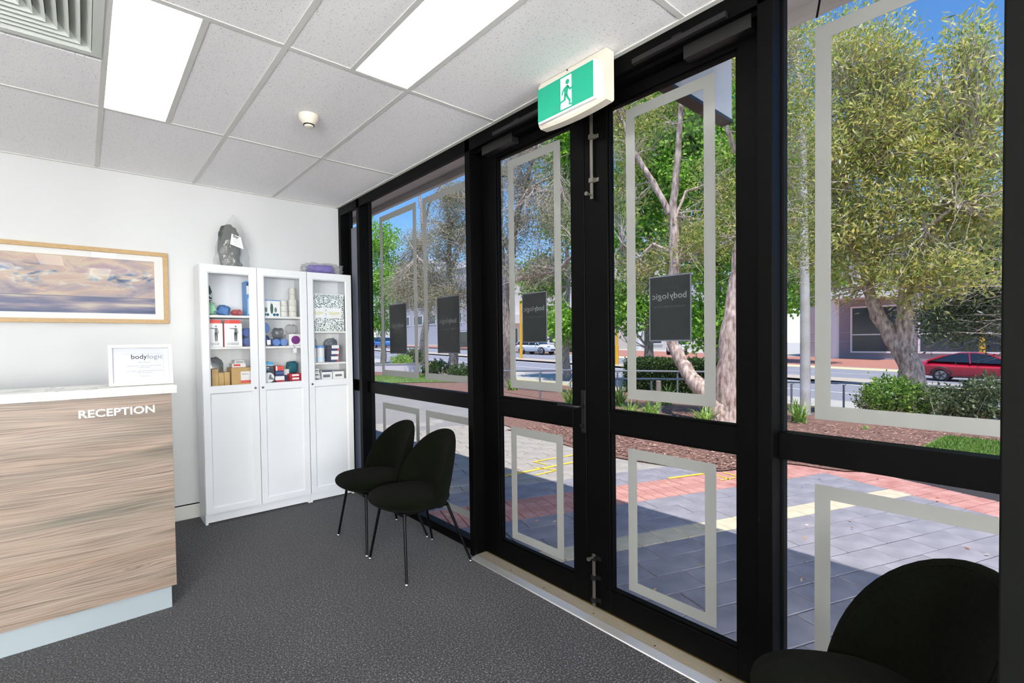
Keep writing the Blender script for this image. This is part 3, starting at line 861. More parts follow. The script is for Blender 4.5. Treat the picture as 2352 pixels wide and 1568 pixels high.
# ------------------------------------------------------------------ glass-door bookcases
CZ = 2.02
def bookcase(x0, x1, doors, shelves, label, knobs):
    t = thing('bookcase', ((x0+x1)/2, -0.15, 0), label, 'bookcase', None)
    yb, yf, p = -0.016, -0.272, 0.018
    m = MB()
    m.box(x0, x0+p, yf, yb, 0, CZ).box(x1-p, x1, yf, yb, 0, CZ)          # sides
    m.box(x0+p, x1-p, yf, yb, CZ-p, CZ).box(x0+p, x1-p, yf, yb, 0.075, 0.075+p)
    m.box(x0+p, x1-p, yf+0.006, yf+0.022, 0.012, 0.075)                  # plinth
    m.box(x0+p, x1-p, yb-0.004, yb, 0.075+p, CZ-p)                       # back
    m.build('body', 'cabinet_white', t)
    for z in shelves:
        B(x0+p+0.001, x1-p-0.001, yf+0.012, yb-0.004, z-p, z).build('shelf', 'cabinet_inside', t, bev=0.001, segs=1)
    for i, (a, b) in enumerate(doors):
        a += 0.002; b -= 0.002
        y1 = yf - 0.002; y0 = y1 - 0.019; z0, z1 = 0.083, CZ-0.004
        s = 0.047; gz0, gz1 = 1.066, 1.962
        pz1, pz0 = 1.020, 0.128
        m = MB()
        m.box(a, a+s, y0, y1, z0, z1).box(b-s, b, y0, y1, z0, z1)
        m.box(a+s, b-s, y0, y1, gz1, z1).box(a+s, b-s, y0, y1, pz1, gz0).box(a+s, b-s, y0, y1, z0, pz0)
        d = m.build('door', 'cabinet_white', t)
        B(a+s, b-s, y0+0.009, y1-0.004, pz0, pz1).build('panel', 'cabinet_white', d)
        # mitred moulding round both openings
        for (q0, q1) in ((pz0, pz1), (gz0, gz1)):
            mm = MB(); w = 0.010
            o = [(a+s, q0), (b-s, q0), (b-s, q1), (a+s, q1)]; n_ = [(a+s+w, q0+w), (b-s-w, q0+w), (b-s-w, q1-w), (a+s+w, q1-w)]
            vs_ = [(u, y0+0.001, v) for u, v in o] + [(u, y0+0.0095, v) for u, v in n_]
            vs_ += [(u, y0+0.0098, v) for u, v in o]
            mm.add(vs_, [(k, (k+1) % 4, 4+(k+1) % 4, 4+k) for k in range(4)] + [(8+k, 4+k, 4+(k+1) % 4, 8+(k+1) % 4) for k in range(4)])
            mm.build('moulding', 'cabinet_white', d, recalc=False)
        B(a+s, b-s, y0+0.008, y0+0.011, gz0, gz1).build('pane', 'cabinet_glass', d)
        kx = knobs[i]
        MB().lathe([(0.004, y0), (0.004, y0-0.006), (0.009, y0-0.009), (0.008, y0-0.016), (0.0045, y0-0.019)], (kx, 0, 1.042), 14, 'y').build('knob', 'steel', d, smooth=40)
    return t
bookcase(-1.212, -0.412, [(-1.212, -0.812), (-0.812, -0.412)], [0.36, 0.70, 1.050, 1.378, 1.628], 'wide white bookcase with two half-glazed doors against the wall', (-0.842, -0.786))
bookcase(-0.410, -0.010, [(-0.410, -0.010)], [0.36, 0.70, 1.062, 1.226, 1.506], 'narrow white bookcase with one half-glazed door beside the window', (-0.384,))

# ------------------------------------------------------------------ waiting chairs
def make_chair():
    t = thing('waiting_chair', (0, 0, 0), 'x', 'chair', 'dark green upholstered chairs along the window')
    # seat pad
    def sup(a, e): return math.copysign(abs(a)**e, a)
    m = MB(); nu, nv = 40, 14
    vs_ = []; fs = []
    for j in range(nv+1):
        ph = -math.pi/2 + math.pi*j/nv
        for i in range(nu):
            th_ = 2*math.pi*i/nu
            cx = sup(math.cos(th_), 0.82); cy = sup(math.sin(th_), 0.82)
            r = sup(math.cos(ph), 0.62); z = sup(math.sin(ph), 0.9)
            x = -0.022 + 0.248*cx*r; y = (0.235 - 0.02*(x > 0)*x/0.2)*cy*r
            zz = 0.430 + 0.058*z - 0.012*(x/0.25)*(1 if x < 0 else 0.4) + (0.012*(1-min(1, r))*0)
            vs_.append((x, y, zz))
    for j in range(nv):
        for i in range(nu):
            i2 = (i+1) % nu
            fs.append((j*nu+i, j*nu+i2, (j+1)*nu+i2, (j+1)*nu+i))
    m.add(vs_, fs).build('seat', 'chair_fabric', t, smooth=60, local=True)
    # shell back: dome that wraps round the sitter
    z0, up, dn, PM = 0.465, 0.352, 0.095, math.radians(71)
    def surf(r, a, side):
        c, s_ = math.cos(a), math.sin(a)
        if s_ >= 0:
            e = 2.15; k = (abs(c)**e + abs(s_)**e) ** (-1/e); ph = PM*r*k*c; z = z0 + up*r*k*s_
        else:
            e = 3.4; k = (abs(c)**e + abs(s_)**e) ** (-1/e); ph = PM*r*k*c; z = z0 + dn*r*k*s_
        tz = (z - 0.37) / 0.45
        R_ = 0.252
        xc = 0.165 + 0.115*max(0, tz)**0.9
        x = xc - R_*(1-math.cos(ph)); y = R_*math.sin(ph)*(1 - 0.06*max(0, tz))
        th_ = 0.030*math.sqrt(max(0, 1-r**5)) + 0.0005
        nx, ny_ = math.cos(ph), math.sin(ph)
        return (x + side*nx*th_, y + side*ny_*th_, z)
    m = MB(); nr, na = 16, 56
    for side in (-1, 1):
        vs_ = []; fs = []
        for j in range(nr+1):
            r = math.sin(math.pi/2*j/nr) if j else 0.0
            for i in range(na):
                vs_.append(surf(r, 2*math.pi*i/na, side))
        for j in range(nr):
            for i in range(na):
                i2 = (i+1) % na
                fs.append((j*na+i, j*na+i2, (j+1)*na+i2, (j+1)*na+i))
        m.add(vs_, fs)
    bk = m.build('backrest', 'chair_fabric', t, smooth=60, local=True)
    bm = bmesh.new(); bm.from_mesh(bk.data); bmesh.ops.remove_doubles(bm, verts=bm.verts, dist=0.0012); bmesh.ops.recalc_face_normals(bm, faces=bm.faces); bm.to_mesh(bk.data); bm.free(); bk.data.shade_smooth()
    # piped seam on the flank of the shell
    for s_ in (-1, 1):
        pts = [surf(0.955, math.pi/2 + s_*math.radians(a), -1) for a in range(6, 96, 6)]
        MB().tube(pts, 0.0028, 6).build('piping', 'chair_fabric', t, smooth=60, local=True)
    B(-0.16, 0.17, -0.15, 0.15, 0.365, 0.385).build('under_frame', 'chair_leg', t, local=True, bev=0.004)
    for sx_ in (-1, 1):
        for s_ in (-1, 1):
            top = (-0.145, 0.15*s_, 0.382) if sx_ < 0 else (0.165, 0.14*s_, 0.375)
            foot = (-0.185, 0.236*s_, 0.010) if sx_ < 0 else (0.280, 0.225*s_, 0.010)
            l = MB().tube([top, foot], [0.0095, 0.0075], 12).build('leg', 'chair_leg', t, smooth=50, local=True)
            MB().lathe([(0.011, 0.0), (0.0125, 0.003), (0.0105, 0.009), (0.007, 0.013)], (foot[0], foot[1], 0.0), 14).build('foot_glide', 'chrome', l, smooth=50, local=True)
    return t
chair = make_chair()
chair.location = (-0.335, -1.392, 0); chair['label'] = 'dark green chair by the window, the one beside the white bookcases'
c2 = copy_tree(chair); c2.location = (-0.335, -1.908, 0); c2['label'] = 'dark green chair by the window, the one beside the doors'
c3 = copy_tree(chair); c3.location = (-0.391, -4.292, 0); c3['label'] = 'dark green chair standing alone beyond the doors'; c3.rotation_euler = (0, 0, math.radians(-46))

# ------------------------------------------------------------------ goods in the bookcases
mat('carton', (196, 164, 110), 0.75, var=0.08, vscale=20)
mat('white_card', (238, 239, 240), 0.55)
mat('red_card', (214, 72, 66), 0.5); mat('crimson_card', (178, 40, 58), 0.5)
mat('blue_card', (84, 148, 214), 0.5); mat('navy_card', (44, 58, 104), 0.5); mat('dark_card', (58, 62, 74), 0.5)
mat('sky_card', (66, 170, 226), 0.5); mat('teal_cloth', (22, 96, 112), 0.7); mat('purple_print', (112, 38, 122), 0.5)
mat('grey_print', (110, 118, 122), 0.6); mat('print_dark', (58, 62, 66), 0.6); mat('tape_white', (218, 218, 212), 0.7)
mat('foam_blue', (38, 74, 140), 0.8, var=0.15, vscale=60); mat('foam_lightblue', (96, 132, 196), 0.8)
mat('fabric_green', (150, 206, 168), 0.6); mat('fabric_bottle', (56, 92, 78), 0.6); mat('fabric_blue', (64, 108, 168), 0.6); mat('fabric_red', (176, 92, 96), 0.6)
mat('fabric_grey', (66, 72, 68), 0.8, var=0.3, vscale=24); mat('fabric_purple', (104, 84, 176), 0.65, var=0.3, vscale=30)
mat('slate_pattern', (92, 104, 116), 0.5, var=0.5, vscale=40)
mat('yellow_print', (206, 206, 84), 0.6); mat('label_blue_white', (198, 222, 240), 0.5)

def lattice_mat():
    m, nt, out = nodes_of('lattice_white')
    tc = nt.nodes.new('ShaderNodeTexCoord')
    vo = N(nt, 'ShaderNodeTexVoronoi', Scale=64.0); vo.feature = 'DISTANCE_TO_EDGE'
    nt.links.new(tc.outputs['Object'], vo.inputs[0])
    cr = ramp(nt, [(0.10, lin(240, 242, 242)), (0.16, lin(58, 96, 96))], vo.outputs[0])
    p = N(nt, 'ShaderNodeBsdfPrincipled', Roughness=0.4)
    nt.links.new(cr.outputs[0], p.inputs['Base Color']); nt.links.new(p.outputs[0], out.inputs[0])
lattice_mat()

def carton(name, x0, x1, h, z, mm, label, cat, front=-0.225, back=-0.08, group=None, bands=(), texts=(), bev=0.001):
    """box standing on a shelf; bands = printed panels on its front (u0,u1,v0,v1,material) in 0..1, texts = (string,u,v,width,material)"""
    t = thing(name, ((x0+x1)/2, (front+back)/2, z), label, cat, group)
    B(x0, x1, front, back, z, z+h).build('carton', mm, t, bev=bev, segs=1)
    w = x1-x0
    for b in bands:
        B(x0+w*b[0], x0+w*b[1], front-0.0008, front, z+h*b[2], z+h*b[3]).build('printed_panel', b[4], t)
    for s, u, v, tw, tm in texts:
        lettering(s, tw*0.3, (x0+w*u, front-0.0016, z+h*v), (1, 0, 0), (0, 0, 1), tm, t, width=tw)
    return t

def lump(name, c, r, mm, label, cat, seed=0, amp=0.25, freq=3.0, group=None, flat=True, n=22):
    """soft crumpled packet, flat underneath"""
    m = MB(); vs_ = []; nv = n//2
    for j in range(nv+1):
        ph = -math.pi/2 + math.pi*j/nv
        for i in range(n):
            a = 2*math.pi*i/n
            e = 0.7
            d = Vector((math.copysign(abs(math.cos(a))**e, math.cos(a))*math.cos(ph)**e, math.copysign(abs(math.sin(a))**e, math.sin(a))*math.cos(ph)**e, math.copysign(abs(math.sin(ph))**e, math.sin(ph))))
            k = 1 - amp + amp*2*abs(mnoise.noise(d*freq + Vector((seed*3.1, seed, 0))))
            z = d.z*r[2]*k
            vs_.append((c[0]+d.x*r[0]*k, c[1]+d.y*r[1]*k, c[2]+r[2]+max(-r[2], z*1.15)))
    fs = [(j*n+i, j*n+(i+1) % n, (j+1)*n+(i+1) % n, (j+1)*n+i) for j in range(nv) for i in range(n)]
    m.add(vs_, fs)
    zmin = min(v[2] for v in vs_)
    m.v = [(a, b, cc - zmin + c[2]) for a, b, cc in m.v]
    return m

S1, S2, S3 = 1.629, 1.379, 1.051
# left door, top shelf
one('garment_packet', lump('', (-1.128, -0.15, S1), (0.042, 0.06, 0.052), 'fabric_green', '', '', 1), 'fabric_green', 'pale green wrapped garment on the top shelf, rolled up', 'packet', smooth=50)
t = thing('display_bag', (-1.135, -0.05, S1), 'tall dark bag with white letters behind the green packet', 'packet')
lump('', (-1.135, -0.055, S1), (0.045, 0.026, 0.122), None, '', '', 2, 0.12).build('pouch', 'fabric_bottle', t, smooth=60)
lettering('TN', 0.045, (-1.128, -0.084, S1+0.165), (1, 0, 0), (0, 0, 1), 'white_card', t, bold=0.0015); lettering('NG', 0.045, (-1.130, -0.084, S1+0.118), (1, 0, 0), (0, 0, 1), 'white_card', t, bold=0.0015)
one('garment_packet', lump('', (-1.032, -0.16, S1), (0.052, 0.06, 0.042), 'fabric_blue', '', '', 3, 0.35), 'fabric_blue', 'crumpled blue wrapped garment on the top shelf', 'packet', smooth=50)
one('garment_packet', lump('', (-0.935, -0.16, S1), (0.045, 0.06, 0.026), 'fabric_red', '', '', 4, 0.3), 'fabric_red', 'flat dusty red packet on the top shelf', 'packet', smooth=50)
carton('tall_box', -0.874, -0.838, 0.285, S1, 'blue_card', 'tall thin blue and white box at the side of the top shelf', 'box', bands=[(0, 1, 0.62, 0.86, 'white_card'), (0, 1, 0.86, 0.96, 'navy_card'), (0.2, 0.9, 0.06, 0.5, 'label_blue_white')])
# left door, middle shelf
def exercise_box(x0, label):
    t = carton('exercise_band_box', x0, x0+0.132, 0.186, S2, 'white_card', label, 'box', group='red and white exercise boxes', texts=[('LATEX TUBE EXERCISER', 0.48, 0.12, 0.085, 'ink_light')])
    B(x0+0.006, x0+0.122, -0.226, -0.222, S2+0.186, S2+0.214).build('hang_tab', 'red_card', t)
    B(x0-0.0006, x0+0.004, -0.2262, -0.08, S2, S2+0.188).build('red_edge', 'crimson_card', t)
    c = x0+0.085; y = -0.2268
    m = MB()
    for poly in (circ(c, S2+0.163, 0.007, 12), [(c-0.010, S2+0.150), (c+0.010, S2+0.150), (c+0.008, S2+0.112), (c-0.008, S2+0.112)],
                 [(c-0.011, S2+0.150), (c-0.045, S2+0.149), (c-0.045, S2+0.144), (c-0.010, S2+0.142)], [(c+0.010, S2+0.150), (c+0.018, S2+0.118), (c+0.017, S2+0.102), (c+0.012, S2+0.118)]):
        m.prism(poly, y, y+0.001, 'xz')
    m.build('printed_figure', 'grey_print', t)
    m = MB()
    for poly in ([(c-0.011, S2+0.116), (c+0.011, S2+0.116), (c+0.011, S2+0.095), (c-0.011, S2+0.095)], [(c-0.011, S2+0.098), (c-0.001, S2+0.098), (c-0.002, S2+0.044), (c-0.008, S2+0.044)], [(c+0.001, S2+0.098), (c+0.011, S2+0.098), (c+0.008, S2+0.044), (c+0.002, S2+0.044)]):
        m.prism(poly, y, y+0.001, 'xz')
    m.build('printed_figure', 'print_dark', t)
exercise_box(-1.205+0.02, 'red and white exercise box next to the bookcase side')
exercise_box(-1.046, 'red and white exercise box between its twin and the blue rolls')
for k, (x, zz) in enumerate(((-0.872, 0.038), (-0.872, 0.114))):
    o = MB().lathe([(0.034, -0.245), (0.037, -0.240), (0.037, -0.075), (0.034, -0.070)], (x, 0, S2+zz), 20, 'y')
    one('foam_roller', o, 'foam_blue', 'dark blue foam roller lying at the side of the middle shelf, the %s one' % ('lower' if k == 0 else 'upper'), 'foam roller', 'dark blue rollers stacked in a bookcase', smooth=40)
# left door, bottom shelf
carton('tall_box', -1.178, -1.143, 0.205, S3, 'blue_card', 'upright blue box standing at the side of the bottom shelf', 'box', bands=[(0, 1, 0.62, 0.76, 'label_blue_white')])
carton('cardboard_box', -1.135, -1.090, 0.152, S3, 'carton', 'tallest plain cardboard box of the narrow three', 'box', group='plain cardboard boxes', front=-0.215)
carton('cardboard_box', -1.088, -1.050, 0.122, S3, 'carton', 'narrow cardboard box in the middle of three', 'box', group='plain cardboard boxes', front=-0.215)
carton('cardboard_box', -1.047, -1.008, 0.124, S3, 'carton', 'narrow cardboard box touching the large carton', 'box', group='plain cardboard boxes', front=-0.212)
carton('ball_carton', -1.000, -0.842, 0.158, S3, 'carton', 'large brown carton with a white BALL label', 'box', front=-0.235, bands=[(0.42, 1.0, 0.34, 0.80, 'white_card'), (0.42, 1.0, 0.20, 0.34, 'red_card')], texts=[('BALL', 0.64, 0.66, 0.05, 'print_dark')])
carton('small_box', -0.985, -0.885, 0.032, S3+0.159, 'white_card', 'small pale box lying on the large brown carton, lower of two', 'box', front=-0.19, bands=[(0.1, 0.6, 0.3, 0.8, 'red_card')])
carton('small_box', -0.965, -0.895, 0.024, S3+0.192, 'white_card', 'small pale box lying on the large brown carton, upper of two', 'box', front=-0.18, bands=[(0.1, 0.9, 0.3, 0.6, 'ink_light')])
one('wrapped_sheet', lump('', (-1.09, -0.048, S3), (0.075, 0.018, 0.118), None, '', '', 9, 0.15), 'plastic_smoke', 'clear plastic bag standing behind the cardboard boxes', 'plastic bag', smooth=50)
# middle door, top shelf
def oval_box(x0, label):
    t = carton('massager_box', x0, x0+0.074, 0.130, S1, 'white_card', label, 'box', group='white boxes with oval cut-outs', bands=[(0.0, 1.0, 1.0, 1.06, 'blue_card')])
    for (u, v, a, b, mm) in ((0.08, 0.5, 0.012, 0.044, 'fabric_bottle'), (0.5, 0.42, 0.010, 0.022, 'grey_print'), (0.35, 0.11, 0.012, 0.012, 'teal_cloth'), (0.68, 0.11, 0.012, 0.012, 'teal_cloth')):
        c = (x0+0.074*u, S1+0.13*v)
        m = MB(); m.prism([(c[0]+a*math.cos(q*math.pi/10), c[1]+b*math.sin(q*math.pi/10)) for q in range(20)], -0.2268, -0.2252, 'xz'); m.build('printed_panel', mm, t)
oval_box(-0.765, 'white box with oval cut-outs nearest the door stile'); oval_box(-0.689, 'white box with oval cut-outs beside the tape rolls')
def roll(x, z, r, h, label, y=-0.17):
    t = thing('tape_roll', (x, y, z), label, 'tape roll', 'rolls of white strapping tape')
    MB().lathe([(r*0.93, z), (r, z+0.004), (r, z+h-0.004), (r*0.93, z+h)], (x, y, 0), 24).build('tape', 'tape_white', t, smooth=40, bev=0.0)
    MB().lathe([(r*0.45, z+h), (r*0.45, z+h+0.001)], (x, y, 0), 18).build('core', 'grey_print', t, smooth=40)
zc = S1
for k, (r, h) in enumerate(((0.046, 0.046), (0.046, 0.050), (0.046, 0.054), (0.034, 0.042), (0.034, 0.054))):
    roll(-0.498, zc, r*0.8, h, 'white tape roll in the tall stack, %s' % ('at the bottom', 'second from the shelf', 'in the middle', 'narrow, just below the top one', 'narrow, on top')[k]); zc += h+0.0012
zc = S1
for k, (r, h) in enumerate(((0.040, 0.042), (0.040, 0.048), (0.038, 0.046))):
    roll(-0.576, zc, r*0.8, h, 'white tape roll in the short stack, %s' % ('at the bottom', 'between two others', 'on top')[k], y=-0.19); zc += h+0.0012
for k, (r, h) in enumerate(((0.03, 0.15), (0.036, 0.052))):
    pass
# middle door, middle shelf
for k, (x, zz, mm) in enumerate(((-0.752, 0.050, 'foam_blue'), (-0.752, 0.152, 'foam_lightblue'))):
    one('foam_roller', MB().lathe([(0.042, -0.235), (0.048, -0.229), (0.048, -0.06)], (x, 0, S2+zz), 20, 'y'), mm, 'foam roller on end behind glass, the %s one of the %s pair' % (('lower', 'dark') if k == 0 else ('upper', 'pale')), 'foam roller', smooth=40)
for k, x in enumerate((-0.648, -0.588)):
    one('foam_roller', MB().lathe([(0.027, -0.222), (0.030, -0.218), (0.030, -0.08)], (x, 0, S2+0.031), 18, 'y'), 'foam_lightblue', 'small light blue roller lying under the clear bags, %s' % ('next to the tag' if k == 0 else 'next to the purple box'), 'foam roller', smooth=40)
one('plastic_packet', lump('', (-0.615, -0.145, S2+0.062), (0.055, 0.055, 0.045), None, '', '', 11, 0.3), 'plastic_smoke', 'dark crinkled plastic packet on the two small rollers', 'packet', smooth=50)
carton('spiky_ball_box', -0.545, -0.445, 0.100, S2, 'white_card', 'white box with a purple spiky ball picture', 'box', front=-0.215)
t = bpy.data.objects['spiky_ball_box']
m = MB(); m.prism([(-0.490 + (0.040 if k % 2 else 0.034)*math.cos(k*math.pi/20), S2+0.050 + (0.040 if k % 2 else 0.034)*math.sin(k*math.pi/20)) for k in range(40)], -0.2165, -0.2152, 'xz'); m.build('printed_ball', 'purple_print', t)
one('plastic_packet', lump('', (-0.500, -0.14, S2+0.102), (0.055, 0.055, 0.042), None, '', '', 12, 0.3), 'plastic_clear', 'clear crinkled plastic packet on the purple ball box', 'packet', smooth=50)
def swing_tag(x, z, label):
    t = thing('price_tag', (x, -0.262, z), label, 'price tag', 'white price tags hung on the shelf edge')
    B(x-0.014, x+0.014, -0.2625, -0.2612, z, z+0.040).build('card', 'white_card', t)
    MB().tube([(x, -0.2618, z+0.036), (x-0.004, -0.2615, z+0.055), (x-0.012, -0.252, z+0.072)], 0.002, 6).build('cord', 'print_dark', t, smooth=60)
swing_tag(-0.513, S2-0.062, 'white swing tag hanging below the purple ball box'); swing_tag(-0.722, S2+0.012, 'white swing tag in front of the dark rollers')
# middle door, bottom shelf
carton('brace_box', -0.770, -0.672, 0.118, S3, 'dark_card', 'dark box with a pale disc and ankle brace picture', 'box', group='support brace boxes')
t = [o for o in bpy.data.objects if o.name == 'brace_box'][0]
m = MB(); m.prism(circ(-0.718, S3+0.064, 0.042, 24), -0.2265, -0.2252, 'xz'); m.build('printed_disc', 'white_card', t)
m = MB(); m.prism([(-0.722, S3+0.050), (-0.712, S3+0.088), (-0.700, S3+0.090), (-0.698, S3+0.066), (-0.682, S3+0.058), (-0.684, S3+0.044)], -0.2275, -0.2266, 'xz'); m.build('printed_boot', 'grey_print', t)
lettering('OS1', 0.028, (-0.752, -0.2262, S3+0.062), (0, 0, 1), (-1, 0, 0), 'white_card', t, bold=0.001)
carton('brace_box', -0.770, -0.678, 0.044, S3+0.119, 'dark_card', 'low dark box lying on the ankle brace box', 'box', group='support brace boxes', bands=[(0.1, 0.6, 0.55, 0.75, 'white_card'), (0.3, 0.6, 0.2, 0.4, 'blue_card')])
carton('flat_box', -0.768, -0.682, 0.030, S3+0.164, 'sky_card', 'flat sky blue box on top of the brace boxes', 'box', bands=[(0, 1, 0.0, 0.15, 'white_card')])
carton('tape_box', -0.660, -0.590, 0.036, S3, 'crimson_card', 'crimson carton at the foot of the narrow stack', 'box', group='narrow stack of small cartons')
carton('tape_box', -0.668, -0.595, 0.034, S3+0.037, 'white_card', 'white banded carton second up in the narrow stack', 'box', group='narrow stack of small cartons', front=-0.232)
carton('tape_box', -0.666, -0.598, 0.046, S3+0.072, 'navy_card', 'navy carton third up in the narrow stack', 'box', group='narrow stack of small cartons', bands=[(0.1, 0.9, 0.5, 0.62, 'blue_card')])
carton('tape_box', -0.662, -0.600, 0.038, S3+0.119, 'red_card', 'red and white carton on top of the narrow stack', 'box', group='narrow stack of small cartons', bands=[(0.0, 0.2, 0, 1, 'white_card')])
for k in range(3):
    carton('red_tape_box', -0.545-0.003*k, -0.447, 0.028, S3+0.029*k, 'crimson_card', 'flat red box in a stack of three, the %s one' % ('bottom', 'middle', 'top')[k], 'box', group='flat red boxes stacked in three', bands=[(0.2, 0.75, 0.25, 0.8, 'white_card')])
one('folded_pouch', lump('', (-0.495, -0.11, S3+0.0875), (0.050, 0.05, 0.050), None, '', '', 15, 0.2), 'teal_cloth', 'dark teal pouch on the flat red boxes', 'pouch', smooth=50)
carton('header_card', -0.590, -0.535, 0.125, S3, 'navy_card', 'navy and white header card packet behind the red boxes', 'packet', front=-0.16, back=-0.12, bands=[(0, 1, 0.6, 1.0, 'white_card')])
# right bookcase
T1, T2, T3 = 1.507, 1.227, 1.063
t = thing('lattice_bin', (-0.21, -0.15, T1), 'white lattice storage bin with two YELLOW paper labels', 'storage bin')
B(-0.378, -0.062, -0.245, -0.06, T1, T1+0.325).build('bin', 'lattice_white', t, bev=0.003)
B(-0.380, -0.060, -0.247, -0.058, T1+0.325, T1+0.333).build('rim', 'white_card', t, bev=0.001)
for k, x in enumerate((-0.372, -0.228)):
    l = B(x, x+0.138, -0.2475, -0.246, T1+0.115, T1+0.205).build('label_sheet', 'white_card', t)
    lettering('YELLOW', 0.034, (x+0.07, -0.2482, T1+0.158), (1, 0, 0), (0, 0, 1), 'yellow_print', l, width=0.098, bold=0.0006)
for k, x in enumerate((-0.330, -0.262)):
    t = thing('wipes_tub', (x, -0.17, T2), 'white tub with a blue lid, the %s' % ('one by the bookcase side' if k == 0 else 'one beside the small boxes'), 'tub', 'blue-lidded tubs')
    MB().lathe([(0.031, T2), (0.033, T2+0.004), (0.033, T2+0.128)], (x, -0.17-0.01*k, 0), 24).build('tub', 'white_plastic', t, smooth=40)
    MB().lathe([(0.0335, T2+0.128), (0.0335, T2+0.146), (0.030, T2+0.150)], (x, -0.17-0.01*k, 0), 24).build('lid', 'blue_card', t, smooth=40)
    MB().lathe([(0.0334, T2+0.010), (0.0334, T2+0.045)], (x, -0.17-0.01*k, 0), 24).build('printed_band', 'label_blue_white', t, smooth=40)
for k in range(3):
    carton('medicine_box', -0.186+0.004*k, -0.108+0.004*k, 0.050, T2+0.051*k, 'navy_card', 'small navy and white box, %s of the stack of three' % ('bottom', 'middle', 'top')[k], 'box', group='navy and white boxes', bands=[(0.02, 0.9, 0.38, 0.98, 'white_card'), (0.7, 0.95, 0.05, 0.3, 'red_card')])
one('glove_packet', lump('', (-0.125, -0.065, T2), (0.070, 0.022, 0.105), None, '', '', 21, 0.12), 'slate_pattern', 'slate patterned packet standing behind the small navy boxes', 'packet', smooth=50)
one('plastic_packet', lump('', (-0.30, -0.065, T2), (0.060, 0.022, 0.105), None, '', '', 22, 0.2), 'plastic_clear', 'clear plastic packet standing behind the blue-lidded tubs', 'packet', smooth=50)
for k in range(3):
    carton('dressing_box', -0.372+0.014*(k == 0), -0.292+0.006*(1-k), 0.036, T3+0.037*k, 'white_card', 'small white and red box, %s of the stack on the lowest shelf' % ('bottom', 'middle', 'top')[k], 'box', group='white and red dressing boxes', bands=[(0, 0.25, 0, 1, 'crimson_card'), (0.35, 0.9, 0.3, 0.6, 'ink_light')])
carton('dressing_box', -0.270, -0.178, 0.086, T3, 'white_card', 'square white box with a navy top stripe on the lowest shelf', 'box', bands=[(0, 1, 0.86, 1, 'navy_card'), (0, 1, 0, 0.06, 'crimson_card'), (0.1, 0.8, 0.3, 0.6, 'ink_light')])
carton('dressing_box', -0.170, -0.066, 0.082, T3, 'white_card', 'plain white box at the window side of the lowest shelf', 'box', bands=[(0, 1, 0.9, 1, 'grey_print'), (0.2, 0.8, 0.35, 0.6, 'ink_light')])

# ------------------------------------------------------------------ on top of the bookcases
t = thing('bagged_wrap', (-0.96, -0.15, CZ), 'grey fabric wrap in a tall clear plastic bag on the wide bookcase', 'bagged goods')
m = lump('', (-0.978, -0.15, CZ+0.004), (0.084, 0.040, 0.162), None, '', '', 31, 0.10, 2.2, n=30)
m.v = [(x + 0.05*(z-CZ-0.16)*-0.35 + (0.03 if z < CZ+0.05 and x > -0.95 else 0), y, z) for x, y, z in m.v]
m.build('fabric_roll', 'fabric_grey', t, smooth=60)
def bagshape(u, v):
    # u round, v up: narrows to a point at the top right
    a = 2*math.pi*u
    wv = [0.128, 0.130, 0.126, 0.118, 0.108, 0.098, 0.084, 0.060, 0.030, 0.006]
    k = v*(len(wv)-1); i = min(len(wv)-2, int(k)); w = wv[i] + (wv[i+1]-wv[i])*(k-i)
    cx = -0.958 + 0.045*max(0, v-0.5)
    cr_ = 1 + 0.10*mnoise.noise(Vector((math.cos(a)*3, math.sin(a)*3, v*7)))
    return (cx + w*math.cos(a)*cr_, -0.15 + min(0.062, w*0.6)*math.sin(a)*cr_, CZ + 0.004 + 0.43*v + 0.01*mnoise.noise(Vector((a*2, v*4, 3))) * (v > 0.05))
MB().grid(bagshape, 48, 30).build('plastic_bag', 'plastic_clear', t, smooth=80, recalc=False)
m = MB()
tl = [(-0.972, 2.285), (-0.905, 2.262), (-0.888, 2.168), (-0.985, 2.200)]
m.prism(tl, -0.226, -0.2245, 'xz'); lb = m.build('paper_label', 'white_card', t)
lettering('Victor', 0.030, (-0.945, -0.2272, 2.262), (0.95, 0, -0.32), (0.32, 0, 0.95), 'print_dark', lb, bold=0.0012, shear=0.25, width=0.044)
for k in range(4):
    B(-0.962+0.003*k, -0.915+0.003*k, -0.2268, -0.226, 2.238-0.013*k, 2.2395-0.013*k).build('printed_line', 'ink_light', lb)
t = thing('bagged_cushion', (-0.24, -0.15, CZ), 'folded purple cloth in a plastic bag on the narrow bookcase', 'bagged goods')
lump('', (-0.235, -0.15, CZ+0.004), (0.135, 0.090, 0.040), None, '', '', 41, 0.18, 2.6, n=34).build('folded_cloth', 'fabric_purple', t, smooth=60)
lump('', (-0.225, -0.15, CZ+0.001), (0.205, 0.115, 0.050), None, '', '', 43, 0.22, 3.0, n=40).build('plastic_bag', 'plastic_clear', t, smooth=80)
